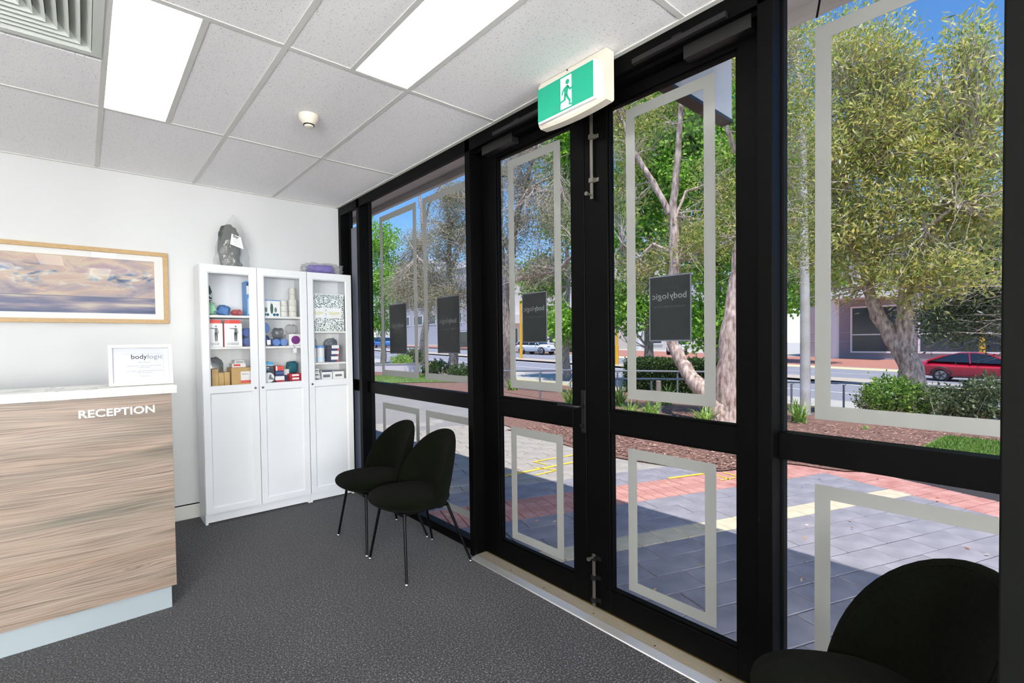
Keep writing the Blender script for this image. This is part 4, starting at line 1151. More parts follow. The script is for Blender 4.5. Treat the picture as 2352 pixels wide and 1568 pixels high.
# ================================================================== outside
# ------------------------------------------------------------------ materials
mat('asphalt', (136, 136, 144), 0.9, var=0.10, vscale=6, bump=0.2, bscale=120)
mat('paver_grey', (124, 122, 131), 0.9, rgb2=(150, 147, 155), vscale=5, bump=0.25, bscale=260)
mat('paver_pale', (152, 146, 140), 0.9, rgb2=(172, 165, 157), vscale=5, bump=0.25, bscale=260)
mat('paver_red', (172, 116, 107), 0.9, rgb2=(196, 148, 139), vscale=7, bump=0.25, bscale=200)
mat('paver_cream', (186, 174, 148), 0.9, rgb2=(203, 193, 170), vscale=9, bump=0.2, bscale=200)
mat('court_grey', (140, 136, 134), 0.9, var=0.08, vscale=2)
mat('joint_sand', (52, 48, 50), 0.95)
mat('chalk_yellow', (236, 196, 70), 0.85, var=0.12, vscale=30)
mat('mulch', (84, 62, 56), 0.95, rgb2=(158, 118, 104), vscale=22, bump=0.8, bscale=90, detail=6)
leafmat('chip_mix', [(84, 58, 52), (120, 88, 78), (160, 122, 108), (206, 168, 148)], 0.0, 0.9)
mat('concrete', (178, 174, 167), 0.9, var=0.06, vscale=3)
mat('kerb_concrete', (150, 150, 150), 0.9, var=0.08, vscale=4)
mat('foot_red', (170, 116, 100), 0.9, var=0.08, vscale=2)
mat('median_sand', (178, 166, 152), 0.9, var=0.06, vscale=2)
mat('line_white', (232, 232, 236), 0.8)
mat('bark_paper', (120, 94, 82), 0.95, rgb2=(226, 204, 192), vscale=20, bump=1.0, bscale=60, stretch=(1, 1, 0.30), detail=8)
mat('bark_grey', (112, 98, 90), 0.95, rgb2=(198, 182, 172), vscale=20, bump=0.9, bscale=60, stretch=(1, 1, 0.3), detail=8)
mat('twig_grey', (186, 170, 160), 0.9)
mat('pole_white', (214, 212, 216), 0.5, rgb2=(180, 172, 160), vscale=2.5)
mat('rail_steel', (150, 156, 166), 0.35, metal=0.5)
mat('post_wood', (150, 140, 132), 0.8)
mat('lawn', (100, 122, 62), 0.95, rgb2=(128, 148, 84), vscale=6, bump=0.6, bscale=160)
mat('bld_mauve', (152, 140, 148), 0.85, var=0.05, vscale=0.6)
mat('bld_white', (226, 224, 226), 0.8); mat('bld_cream', (214, 204, 198), 0.85, var=0.05, vscale=0.5); mat('bld_grey', (170, 168, 178), 0.85)
mat('bld_glass', (52, 60, 74), 0.15, spec=0.6); mat('pole_yellow', (236, 176, 44), 0.5)
mat('car_red', (176, 18, 46), 0.22, coat=0.8); mat('car_white', (226, 228, 234), 0.25, coat=0.6); mat('car_blue', (58, 128, 206), 0.25, coat=0.6)
mat('car_glass', (30, 36, 44), 0.08, spec=0.8); mat('tyre', (34, 34, 38), 0.8); mat('rim', (150, 152, 160), 0.3, metal=0.7)
mat('lamp_red', (150, 20, 24), 0.2); mat('lamp_clear', (220, 224, 230), 0.1); mat('car_trim', (40, 40, 44), 0.6)
mat('flower_yellow', (238, 190, 50), 0.6)
leafmat('leaf_olive', [(120, 140, 72), (166, 182, 96), (206, 208, 126), (236, 216, 122), (250, 246, 232)], 0.58)
leafmat('leaf_gum', [(108, 116, 88), (152, 154, 120), (188, 182, 152), (216, 200, 176), (204, 164, 134)], 0.5)
leafmat('leaf_bright', [(96, 146, 50), (138, 188, 66), (172, 216, 88), (208, 230, 128)], 0.5)
leafmat('leaf_dark', [(62, 76, 54), (90, 104, 72), (120, 132, 92), (170, 176, 140)])
leafmat('leaf_shrub', [(52, 84, 36), (90, 132, 52), (140, 180, 76), (188, 200, 110)], 0.4)
leafmat('leaf_strap', [(92, 136, 60), (136, 178, 82), (178, 206, 110), (214, 206, 120)], 0.4)
leafmat('leaf_litter', [(150, 104, 76), (206, 166, 126), (226, 196, 168)], 0.2)
leafmat('leaf_hedge', [(46, 66, 34), (70, 98, 44), (104, 140, 62)], 0.3)

# ------------------------------------------------------------------ awning over the shopfront
aw = struct('awning_soffit', B(0.125, 0.90, -12, 9, 3.06, 3.12), 'soffit')
B(0.90, 0.945, -12, 9, 3.0, 3.14).build('fascia', 'soffit', aw)
B(0.30, 0.36, -12, 9, 3.035, 3.06).build('soffit_batten', 'soffit', aw)
struct('wall_parapet', B(0.0, 0.12, -12, 9, 3.3, 3.6), 'soffit')
struct('wall_facade_far', MB().box(0.0, 0.12, 0.12, 9, -0.3, 3.3), 'concrete')
struct('wall_facade_near', MB().box(0.0, 0.12, -12, RY0-0.12, -0.3, 3.3), 'concrete')
struct('roof', B(RX0-0.12, 0.12, RY0-0.12, 0.12, 3.0, 3.1), 'concrete')
t = thing('hanging_sign', (0.56, -3.30, 2.60), 'plain pale projecting sign hung under the awning outside', 'sign')
B(0.215, 0.895, -3.36, -3.302, 2.612, 2.985).build('sign_box', 'awning_metal', t, bev=0.003)
B(0.210, 0.900, -3.365, -3.297, 2.597, 2.614).build('bottom_rim', 'closer_grey', t)
for x in (0.35, 0.75): MB().tube([(x, -3.33, 2.985), (x, -3.33, 3.062)], 0.008, 8).build('hanger', 'dark_metal', t)
one('loose_cable', MB().tube([tuple(at(1884, 0-30, 0.2)), tuple(at(1884, -6, 0.2)), tuple(at(1880, 18, 0.2)), tuple(at(1876, 40, 0.2))], 0.004, 8), 'gasket_black', 'black cable end dangling under the awning', 'cable', smooth=60)

# ------------------------------------------------------------------ court paving
th_p = math.radians(-19.7); cp, sp_ = math.cos(th_p), math.sin(th_p)
def UV(u, v): return (u*cp - v*sp_, u*sp_ + v*cp)
pave = struct('ground_paving', B(0.08, 5.3, -7.5, 9.0, -0.20, -0.022), 'joint_sand')
mats = bpy.data.materials
pav_cache = {}
pav_cnt = {}
pav_list = []
def paver(u0, u1, v0, v1, mm):
    x, y = UV((u0+u1)/2, (v0+v1)/2)
    if 0.0 < x < 5.2: pav_list.append((x, y, u1-u0, v1-v0, mm))
def lay_pavers():
    """the 300 pavers that show largest are parts of their own, the farther rest one part"""
    def size(q_):
        d = Vector((q_[0], q_[1], 0)) - CAM
        px = IW/2 + PCX + FPX*d.dot(CR)/max(0.1, d.dot(CF))
        seen = 850 < px < 2300 and q_[1] < 3.0
        return (seen, q_[2]*q_[3]*CAM.z/d.length**3)
    pav_list.sort(key=size, reverse=True)
    rest = {}
    for k, (x, y, a, b, mm) in enumerate(pav_list):
        z = -0.012 + RNG.uniform(-0.0012, 0.0012)
        ha, hb, c = a/2-0.0038, b/2-0.0038, 0.003
        vs_ = [(-ha, -hb, -0.04), (ha, -hb, -0.04), (ha, hb, -0.04), (-ha, hb, -0.04), (-ha, -hb, -0.004), (ha, -hb, -0.004), (ha, hb, -0.004), (-ha, hb, -0.004),
               (-ha+c, -hb+c, 0), (ha-c, -hb+c, 0), (ha-c, hb-c, 0), (-ha+c, hb-c, 0)]
        fs = [(0, 1, 5, 4), (1, 2, 6, 5), (2, 3, 7, 6), (3, 0, 4, 7), (4, 5, 9, 8), (5, 6, 10, 9), (6, 7, 11, 10), (7, 4, 8, 11), (8, 9, 10, 11)]
        if k < 300:
            key = (round(a, 3), round(b, 3), mm)
            if key not in pav_cache:
                o = MB().add(vs_, fs).build('paver', mm, pave, local=True); pav_cache[key] = o.data
            else:
                o = bpy.data.objects.new('paver', pav_cache[key]); COL.objects.link(o); o.parent = pave
            o.location = (x, y, z); o.rotation_euler = (0, 0, th_p)
        else:
            rest.setdefault(mm, MB()).add([(x + vx*cp - vy*sp_, y + vx*sp_ + vy*cp, z + vz) for vx, vy, vz in vs_], fs)
    for mm, m_ in rest.items():
        o = m_.build('far_pavers', mm, pave, local=True); o['kind'] = 'stuff'
    print('pavers', len(pav_list))
def visible(u, v):
    x, y = UV(u, v)
    return -0.05 < x < 5.2 and -6.2 < y < 3.2
vcr = -2.035; q = 0.195
rows = []
# rows below the cream course
for k in range(0, 18):
    v1 = vcr - q - k*q
    rows.append((v1-q, v1, 'paver_grey', k))
# rows between red and cream courses: -1.445 .. -2.035
for k in range(3): rows.append((vcr + k*0.1967, vcr + (k+1)*0.1967, 'paver_grey', k+1))
for k in range(0, 2): rows.append((-0.98 + k*q, -0.98 + (k+1)*q, 'paver_grey', k))
for k in range(2, 24): rows.append((-0.98 + k*q, -0.98 + (k+1)*q, 'paver_pale', k))
UR = 4.68
for (v0, v1, mm, k) in rows:
    u = -1.17 + (0.195 if k % 2 else 0.0)
    # joints measured at u = 3.005 on the second row under the cream course
    off = (3.005 - (-1.17)) % 0.39
    u += off + (0.0)
    u -= 0.39*2
    while u < UR:
        a, b = u, min(u+0.39, UR)
        lim = UR if v1 < -0.97 else 3.6
        if a < lim and b-a > 0.05 and visible((a+b)/2, (v0+v1)/2): paver(a, min(b, lim) if lim == UR else b, v0, v1, mm)
        u += 0.39
u = 2.614 - 0.195*20
while u < UR - 0.05:
    if visible(u+0.1, vcr-0.1): paver(u, u+0.195, vcr-0.195, vcr, 'paver_cream')
    u += 0.195
rb = 0.1165
u = 1.42 - rb*14
k = 0
while u < UR + 0.46:
    for (v0, v1) in ((-1.445, -1.2125), (-1.2125, -0.98)):
        du = 0.0
        if visible(u+0.05, (v0+v1)/2): paver(u+du, u+du+rb, v0, v1, 'paver_red')
    u += rb; k += 1
v = -1.445
while v > -6.0:
    for (a, b) in ((UR, UR+0.2325), (UR+0.2325, UR+0.465)):
        if visible(a+0.1, v-0.05): paver(a, b, v-rb, v, 'paver_red')
    v -= rb
lay_pavers()
def chalk(p, q_, w=0.022):
    (x0, y0), (x1, y1) = UV(*p), UV(*q_)
    d = Vector((x1-x0, y1-y0, 0)).normalized(); nrm = Vector((-d.y, d.x, 0))*w/2
    a, b = Vector((x0, y0, -0.0072)), Vector((x1, y1, -0.0072))
    m = MB(); lo = [a-nrm, b-nrm, b+nrm, a+nrm]; hi = [p_+Vector((0, 0, 0.0012)) for p_ in lo]
    m.add(lo+hi, [(3, 2, 1, 0), (4, 5, 6, 7), (0, 1, 5, 4), (1, 2, 6, 5), (2, 3, 7, 6), (3, 0, 4, 7)]).build('chalk_line', 'chalk_yellow', pave)
chalk((1.50, -0.27), (2.62, 0.0), 0.045); chalk((2.10, 0.17), (2.75, 0.30), 0.035); chalk((2.12, 0.16), (2.19, -0.02)); chalk((1.90, -0.35), (2.16, -0.27), 0.03); chalk((2.0, -0.06), (2.2, -0.27)); chalk((2.55, 0.0), (2.9, 0.05), 0.03)
chalk((3.07, -0.985), (3.60, -0.985), 0.04); chalk((3.60, -1.06), (3.60, -1.25)); chalk((3.74, -1.02), (3.76, -1.22)); chalk((3.50, -1.235), (3.80, -1.215))
chalk((4.62, -0.99), (5.0, -0.98), 0.04)

# ------------------------------------------------------------------ ground beyond the court
def strip(name, x0, x1, y0, y1, mm, dz=0.0, nx=10, ny=40, kind='structure', thick=0.25, fn=None):
    m = MB()
    vs_ = []
    for j in range(ny+1):
        for i in range(nx+1):
            y = y0 + (y1-y0)*j/ny
            a, b = (x0, x1) if fn is None else fn(y)
            x = a + (b-a)*i/nx
            vs_.append((x, y, G(x, y)+dz))
    fs = [(j*(nx+1)+i, j*(nx+1)+i+1, (j+1)*(nx+1)+i+1, (j+1)*(nx+1)+i) for j in range(ny) for i in range(nx)]
    o = m.add(vs_, fs).build(name, mm, None, recalc=False, smooth=60)
    o['kind'] = kind
    return o
strip('ground_bed', 3.05, 15.0, -9.0, 1.2, 'mulch', 0.002, 34, 60, fn=lambda y: (3.02 + 0.14*math.sin(y*1.7) + (0.9*sstep((-2.1-y)/0.5)) + 1.3*sstep((-2.9-y)/1.2), 15.0))
strip('ground_bed_far', 5.0, 15.0, 1.2, 22.0, 'mulch', 0.001, 20, 50, fn=lambda y: (3.3 + 1.2*sstep((y-1.2)/3.0)+0.15*(y-1.2), 13.0))
strip('ground_court_far', 0.12, 7.0, 2.0, 40.0, 'court_grey', -0.012, 10, 40)
strip('lawn', 5.5, 9.0, -8.0, -3.35, 'lawn', 0.012, 8, 10, fn=lambda y: (5.35, 7.6))
strip('lawn_far', 5.9, 9.5, 10.6, 16.0, 'lawn', 0.02, 8, 10)
strip('footpath_near', 14.4, 17.5, -60, 140, 'concrete', 0.01, 6, 60)
strip('kerb_near', 17.5, 17.75, -60, 140, 'kerb_concrete', 0.0, 2, 60)
strip('road', 17.75, 36.4, -60, 160, 'asphalt', -0.10, 10, 70)
strip('median', 25.4, 27.6, -60, 160, 'median_sand', 0.02, 2, 60)
strip('kerb_far', 36.4, 36.75, -60, 160, 'kerb_concrete', 0.02, 2, 60)
strip('footpath_far', 36.75, 50, -60, 160, 'foot_red', 0.03, 6, 60)
strip('ground_far', 50, 120, -100, 260, 'concrete', 0.0, 6, 40)
ln = strip('lane_line', 21.1, 21.25, -60, 160, 'line_white', -0.09, 1, 60); strip('lane_line_median', 24.9, 25.1, -60, 160, 'line_white', -0.09, 1, 60); strip('lane_line_far', 32.2, 32.32, -60, 160, 'line_white', -0.09, 1, 60)

# bark chips over the bed: nobody could count them
def chips(name, n, xf, mm, seed):
    r = np.random.default_rng(seed)
    V = np.zeros((n*4, 3)); 
    ys_ = r.uniform(-4.5, 1.0, n); t_ = r.uniform(0, 1, n)**1.8
    for i in range(n):
        y = ys_[i]; x = 3.12 + 0.14*math.sin(y*1.7) + 0.9*sstep((-2.1-y)/0.5) + 1.3*sstep((-2.9-y)/1.2) + 4.6*t_[i]
        a = r.uniform(0, math.pi); L, w = r.uniform(0.012, 0.045), r.uniform(0.004, 0.010)
        d = np.array([math.cos(a), math.sin(a), r.uniform(-0.25, 0.25)])*L; p = np.array([-math.sin(a), math.cos(a), r.uniform(-0.5, 0.5)])*w
        c = np.array([x, y, G(x, y)+0.012+r.uniform(0, 0.008)])
        V[i*4:i*4+4] = [c-d-p*0.4, c-p, c+d+p*0.3, c+p]
    me = bpy.data.meshes.new(name); F = [(i*4, i*4+1, i*4+2, i*4+3) for i in range(n)]
    me.from_pydata([tuple(v) for v in V], [], F); me.materials.append(MAT[mm])
    a_t = me.attributes.new('tint', 'FLOAT', 'FACE'); a_t.data.foreach_set('value', r.uniform(0, 1, n).astype(np.float32))
    o = bpy.data.objects.new(name, me); COL.objects.link(o); o['kind'] = 'stuff'
    return tag(o, 'loose bark chips spread over the garden bed', 'bark chips')
chips('bark_chips', 10000, None, 'chip_mix', 3)

# ------------------------------------------------------------------ leaves, trees, shrubs
def leaf_mesh(name, centers, dirs, length, width, mm, parent, tint=None, seed=0, droop=0.0, local_origin=None):
    """one quad leaf per centre, pointing along dirs"""
    r = np.random.default_rng(seed)
    n = len(centers)
    C_ = np.asarray(centers, float); D = np.asarray(dirs, float)
    D[:, 2] -= droop
    D /= np.linalg.norm(D, axis=1, keepdims=True) + 1e-9
    rv = r.normal(size=(n, 3)); S = np.cross(D, rv); S /= np.linalg.norm(S, axis=1, keepdims=True) + 1e-9
    L = (length * r.uniform(0.7, 1.3, n))[:, None]; Wd = (width * r.uniform(0.7, 1.3, n))[:, None]
    V = np.empty((n, 4, 3))
    V[:, 0] = C_; V[:, 1] = C_ + D*L*0.45 + S*Wd*0.5; V[:, 2] = C_ + D*L; V[:, 3] = C_ + D*L*0.45 - S*Wd*0.5
    if local_origin is not None: V -= np.array(local_origin)[None, None, :]
    me = bpy.data.meshes.new(name)
    me.vertices.add(n*4); me.vertices.foreach_set('co', V.reshape(-1))
    me.loops.add(n*4); me.loops.foreach_set('vertex_index', np.arange(n*4, dtype=np.int32))
    me.polygons.add(n); me.polygons.foreach_set('loop_start', np.arange(0, n*4, 4, dtype=np.int32))
    try: me.polygons.foreach_set('loop_total', np.full(n, 4, dtype=np.int32))
    except Exception: pass
    me.update(calc_edges=True)
    at_ = me.attributes.new('tint', 'FLOAT', 'FACE')
    tv = np.clip(r.normal(0.45, 0.24, n) if tint is None else tint, 0, 1)
    at_.data.foreach_set('value', tv.astype(np.float32))
    me.materials.append(MAT[mm])
    o = bpy.data.objects.new(name, me); COL.objects.link(o)
    if parent is not None: o.parent = parent; o['kind'] = 'stuff'
    return o

def rand_in_blob(r, b, shell=0.5):
    d = r.normal(size=3); d /= np.linalg.norm(d)
    k = r.uniform(0, 1) ** shell
    return np.array(b[0]) + d*k*np.array(b[1])

def make_tree(name, label, stems, blobs, leaf, n_cl, per, L, W, bark, group=None, seed=0, spread=0.22, twigs=0.5, tw_r=0.006, tint_shift=0.0, upness=0.3, cat='tree', seek=None):
    """stems: list of (points, radii); blobs: ellipsoids (centre, radii) the leaf clusters fill"""
    r = np.random.default_rng(seed)
    base = Vector(stems[0][0][0])
    t = thing(name, base, label, cat, group)
    for k, (pts, rad) in enumerate(stems):
        # add knobbly in-between points
        P = [Vector(p) for p in pts]; Q = []; R_ = []
        for i in range(len(P)-1):
            for s_ in range(4):
                f = s_/4; Q.append(P[i].lerp(P[i+1], f) + Vector(r.normal(size=3))*rad[i]*0.10*(1 if i or s_ else 0)); R_.append((rad[i]*(1-f)+rad[i+1]*f)*(1+r.uniform(-0.08, 0.08)))
        Q.append(P[-1]); R_.append(rad[-1])
        MB().tube(Q, R_, 12).build('trunk' if k == 0 else 'branch', bark, t, smooth=60)
    nodes = [Vector(p) for pts, rad in stems for p in pts[1:]]
    vol = np.array([b[1][0]*b[1][1]*b[1][2] for b in blobs])**0.67; vol /= vol.sum()
    CC = []; DD = []; TT = []
    tw = MB()
    for c in range(n_cl):
        b = blobs[r.choice(len(blobs), p=vol)]
        cc = rand_in_blob(r, b, 0.55)
        m_ = int(per*r.uniform(0.5, 1.5))
        dirb = cc - np.array(b[0]); dirb /= np.linalg.norm(dirb)+1e-9
        d = r.normal(size=(m_, 3))*0.75 + dirb*0.5 + np.array([0, 0, upness])
        off = r.normal(size=(m_, 3))*spread*np.array([1, 1, 0.8])*0.6
        CC.append(cc + off); DD.append(d); TT.append(np.clip(r.normal(0.42, 0.2, m_) + r.normal(0, 0.13) + tint_shift, 0, 1))
        if r.uniform() < twigs:
            nd = min(nodes, key=lambda q_: (q_-Vector(cc)).length)
            mid = nd.lerp(Vector(cc), 0.55) + Vector(r.normal(size=3))*0.10*(nd-Vector(cc)).length
            tw.tube([nd, nd.lerp(mid, 0.5)+Vector(r.normal(size=3))*0.04, mid, Vector(cc)], [tw_r*2.0, tw_r*1.6, tw_r*1.2, tw_r*0.5], 4, cap=False)
            for _ in range(2):
                e = Vector(cc) + Vector(r.normal(size=3))*spread*1.2
                tw.tube([mid, mid.lerp(e, 0.5)+Vector(r.normal(size=3))*0.03, e], [tw_r*0.9, tw_r*0.7, tw_r*0.35], 3, cap=False)
    if tw.v:
        o = tw.build('twigs', 'twig_grey', t, recalc=False); o['kind'] = 'stuff'
    leaf_mesh('foliage', np.concatenate(CC), np.concatenate(DD), L, W, leaf, t, np.concatenate(TT), seed+100, local_origin=base)
    return t

def P(px, py, X, dx=0, dz=0):
    q_ = at(px, py, X); return (q_.x+dx, q_.y, q_.z+dz)
def blob(px, py, X, rx, ry, rz): return (P(px, py, X), (rx, ry, rz))
def gnd(x, y): return (x, y, G(x, y)-0.05)

# paperbark in front of the doors: leaning twin stem
make_tree('paperbark_tree', 'twin-stemmed paperbark with peeling bark leaning behind the handrail', [
    ([gnd(6.15, -0.84), P(1640, 920, 6.2), P(1590, 870, 6.2), P(1556, 815, 6.25), P(1543, 780, 6.3), P(1547, 700, 6.3), P(1550, 600, 6.3), P(1545, 490, 6.3), P(1555, 380, 6.3), P(1562, 270, 6.3), P(1575, 120, 6.3)],
     [0.26, 0.17, 0.135, 0.11, 0.105, 0.10, 0.09, 0.075, 0.06, 0.045, 0.02]),
    ([gnd(6.2, -0.92), P(1672, 880, 6.25), P(1678, 760, 6.3), P(1690, 650, 6.4), P(1705, 540, 6.5), P(1760, 380, 6.7), P(1790, 150, 6.9)], [0.24, 0.20, 0.15, 0.12, 0.10, 0.07, 0.03]),
    ([P(1538, 490, 6.3), P(1500, 420, 6.2), P(1460, 355, 6.1), P(1420, 250, 6.0)], [0.06, 0.05, 0.045, 0.02]),
    ([P(1552, 500, 6.3), P(1575, 440, 6.5), P(1630, 420, 6.7)], [0.03, 0.025, 0.012]),
    ([P(1545, 580, 6.3), P(1500, 560, 6.3), P(1470, 590, 6.2), P(1430, 560, 6.1)], [0.035, 0.028, 0.022, 0.01]),
    ([P(1690, 350, 6.9), P(1672, 300, 6.8), P(1655, 255, 6.7), P(1630, 180, 6.6)], [0.05, 0.04, 0.035, 0.02])],
    [blob(1440, 300, 6.3, 0.6, 0.9, 0.9), blob(1600, 560, 6.7, 0.7, 0.9, 0.6), blob(1470, 620, 6.6, 0.6, 0.9, 0.45), blob(1560, 160, 6.7, 0.8, 1.1, 0.8), blob(1430, 460, 6.5, 0.5, 0.6, 0.7), blob(1660, 450, 6.9, 0.6, 0.6, 1.0), blob(1830, 240, 7.0, 0.7, 0.6, 1.6), blob(1820, 520, 7.2, 0.7, 0.5, 0.9), blob(1700, 100, 6.9, 0.8, 1.0, 0.9)],
    'leaf_olive', 1250, 26, 0.078, 0.020, 'bark_paper', 'trees beyond the paving', seed=11, spread=0.20, twigs=0.35, tw_r=0.006)
# big olive tree beyond the right-hand window
make_tree('paperbark_tree', 'spreading olive green tree with a forked pale trunk behind the shrubs', [
    ([gnd(11.0, -2.32), P(2098, 900, 11.0), P(2084, 830, 11.0), P(2042, 762, 11.0), P(2014, 725, 11.0), P(1992, 660, 11.0), P(2005, 560, 11.0), P(1990, 380, 11.0)], [0.30, 0.24, 0.19, 0.15, 0.13, 0.10, 0.08, 0.04]),
    ([P(2084, 810, 11.0), P(2076, 740, 11.0), P(2082, 660, 11.0), P(2110, 580, 11.0), P(2170, 480, 11.0), P(2230, 330, 11.0)], [0.17, 0.15, 0.12, 0.10, 0.07, 0.03]),
    ([P(2000, 610, 11.0), P(2060, 550, 10.8), P(2130, 520, 10.6), P(2200, 470, 10.5)], [0.07, 0.06, 0.045, 0.02]),
    ([P(1992, 660, 11.0), P(1960, 560, 10.9), P(1930, 420, 10.8)], [0.06, 0.05, 0.02])],
    [blob(1960, 560, 11.0, 1.1, 1.0, 1.3), blob(2090, 480, 11.0, 1.1, 1.1, 1.6), blob(2190, 330, 11.2, 1.0, 1.0, 1.5), blob(1960, 330, 11.0, 1.2, 1.2, 2.0), blob(2070, 300, 11.3, 1.2, 1.1, 1.3), blob(1950, 130, 11.0, 1.2, 1.0, 1.0), blob(2230, 130, 11.3, 0.7, 0.45, 0.9), blob(2120, 640, 10.6, 0.8, 1.0, 0.6), blob(2245, 480, 11.2, 0.8, 0.7, 1.5), blob(2040, 160, 11.0, 0.8, 0.6, 0.5), blob(1880, 480, 11.0, 0.8, 0.7, 2.2), blob(2260, 260, 11.5, 0.7, 0.5, 0.8)],
    'leaf_olive', 1800, 27, 0.13, 0.034, 'bark_paper', 'trees beyond the paving', seed=12, spread=0.28, twigs=0.4, tw_r=0.008, tint_shift=0.06)
# thin grey tree seen through the first door
make_tree('grey_gum_tree', 'twiggy grey gum with sparse leaves behind the handrail end', [
    ([gnd(8.85, 7.75), P(1166, 780, 8.7), P(1158, 690, 8.7), P(1172, 600, 8.7), P(1186, 500, 8.7), P(1205, 430, 8.7), P(1228, 350, 8.7), P(1250, 250, 8.7)], [0.25, 0.19, 0.17, 0.13, 0.10, 0.08, 0.05, 0.02]),
    ([P(1158, 690, 8.7), P(1152, 560, 8.8), P(1150, 400, 8.9), P(1140, 250, 9.0)], [0.10, 0.08, 0.06, 0.03]),
    ([P(1160, 645, 8.7), P(1220, 635, 8.5), P(1280, 620, 8.3), P(1330, 575, 8.2)], [0.09, 0.07, 0.06, 0.04]),
    ([P(1190, 480, 8.7), P(1230, 425, 8.5), P(1280, 400, 8.4)], [0.05, 0.035, 0.015])],
    [blob(1200, 430, 8.8, 1.0, 1.5, 1.6), blob(1260, 500, 8.5, 0.9, 1.2, 1.2), blob(1240, 620, 8.5, 1.0, 1.3, 0.7), blob(1170, 560, 8.8, 0.8, 0.8, 1.0), blob(1190, 350, 8.8, 0.9, 1.0, 0.8)],
    'leaf_gum', 760, 22, 0.09, 0.024, 'bark_grey', 'trees beyond the paving', seed=13, spread=0.26, twigs=0.6, tw_r=0.008)
# greyer tree in the fixed window
make_tree('grey_gum_tree', 'open-crowned grey gum beside the shrubs of the far court', [
    ([gnd(12.7, 16.4), P(1041, 780, 12.6), P(1036, 680, 12.6), P(1030, 600, 12.6), P(1034, 520, 12.6), P(1020, 440, 12.6)], [0.30, 0.22, 0.17, 0.13, 0.09, 0.03]),
    ([P(1036, 680, 12.6), P(1000, 640, 12.4), P(960, 590, 12.2), P(930, 540, 12.0)], [0.10, 0.08, 0.05, 0.02]),
    ([P(1034, 620, 12.6), P(1060, 560, 12.6), P(1085, 480, 12.6)], [0.09, 0.06, 0.03])],
    [blob(1040, 530, 12.6, 1.5, 1.9, 2.4), blob(980, 660, 12.4, 1.4, 1.9, 1.5), blob(1040, 680, 12.4, 1.4, 1.9, 1.4), blob(930, 670, 12.4, 1.2, 1.7, 1.1), blob(1050, 450, 12.6, 1.0, 1.2, 0.8)],
    'leaf_gum', 1500, 24, 0.12, 0.034, 'bark_grey', 'trees beyond the paving', seed=14, spread=0.34, twigs=0.3, tw_r=0.012)
make_tree('grey_gum_tree', 'pale gum limb reaching over the far court behind the low wall', [
    ([gnd(17.2, 27.0), P(985, 700, 17), P(975, 560, 17), P(968, 480, 17), P(958, 420, 17)], [0.3, 0.22, 0.16, 0.12, 0.08]),
    ([P(972, 530, 17), P(985, 470, 16.8), P(1010, 430, 16.6)], [0.10, 0.08, 0.04])],
    [blob(920, 640, 17, 1.8, 2.6, 1.8), blob(960, 560, 17, 1.2, 1.6, 1.0)], 'leaf_gum', 420, 24, 0.15, 0.045, 'bark_grey', 'trees beyond the paving', seed=15, spread=0.4, twigs=0.3, tw_r=0.014)
# bright green street trees
def bright(name_label, px, X, crown, seed, n=420, L=0.17, W=0.12, per=26):
    b = at(px, 800, X)
    make_tree('plane_tree', name_label, [([gnd(b.x, b.y), (b.x, b.y, G(b.x, b.y)+1.6), (b.x+0.1, b.y-0.1, G(b.x, b.y)+4.5), (b.x, b.y, G(b.x, b.y)+8)], [0.22, 0.18, 0.13, 0.04])],
              crown, 'leaf_bright', n, per, L, W, 'bark_grey', 'bright green street trees', seed=seed, spread=0.45, twigs=0.25, tw_r=0.012, upness=0.0)
bright('bright green plane tree behind the leaning paperbark, the one by the clipped hedge', 1490, 15.5, [blob(1470, 480, 15.5, 1.6, 2.2, 2.6), blob(1540, 330, 15.5, 1.8, 2.4, 2.6), blob(1450, 700, 15.2, 1.2, 1.6, 1.3), blob(1440, 250, 15.5, 1.4, 1.8, 1.6)], 21, 900)
bright('bright green plane tree behind the leaning paperbark, the one by the white pole', 1640, 15.0, [blob(1640, 560, 15.0, 1.6, 1.9, 2.4), blob(1660, 360, 15.0, 1.7, 2.0, 2.4), blob(1640, 740, 14.8, 1.3, 1.6, 0.9), blob(1600, 200, 15.2, 1.8, 2.0, 1.6)], 22, 900)
bright('bright green plane tree behind the twiggy grey gum', 1300, 15.8, [blob(1300, 330, 15.8, 1.4, 1.7, 1.9), blob(1310, 480, 15.8, 1.4, 1.5, 1.7), blob(1300, 740, 15.6, 1.1, 1.4, 0.9), blob(1250, 640, 15.8, 1.2, 1.5, 1.0)], 23, 600, L=0.2, W=0.14)
bright('bright green tree at the far end of the court', 880, 14.5, [blob(872, 560, 14.5, 1.3, 1.9, 1.6), blob(880, 660, 14.5, 1.3, 2.4, 1.8), blob(865, 740, 14.5, 1.2, 1.6, 1.2)], 24, 360)
bright('bright green tree showing past the white pole', 1850, 39.0, [blob(1830, 640, 39, 2.0, 1.5, 2.6), blob(1880, 560, 39, 2.2, 2.6, 4.2), blob(1850, 400, 39, 2.2, 2.6, 4.0)], 25, 420, L=0.3, W=0.2)
make_tree('dark_evergreen', 'dark grey-green tree hanging over the red car', [([gnd(15.9, -6.4), (15.9, -6.4, 1.8), (15.8, -5.8, 3.8)], [0.24, 0.20, 0.12])],
          [blob(2230, 640, 15.6, 1.2, 1.35, 1.35), blob(2270, 720, 15.6, 1.0, 0.95, 0.95), blob(2170, 730, 15.4, 0.9, 0.8, 0.6), blob(2270, 560, 15.6, 1.2, 0.95, 1.15)], 'leaf_dark', 520, 26, 0.12, 0.045, 'bark_grey', None, seed=26, spread=0.4, twigs=0.3, tw_r=0.012)

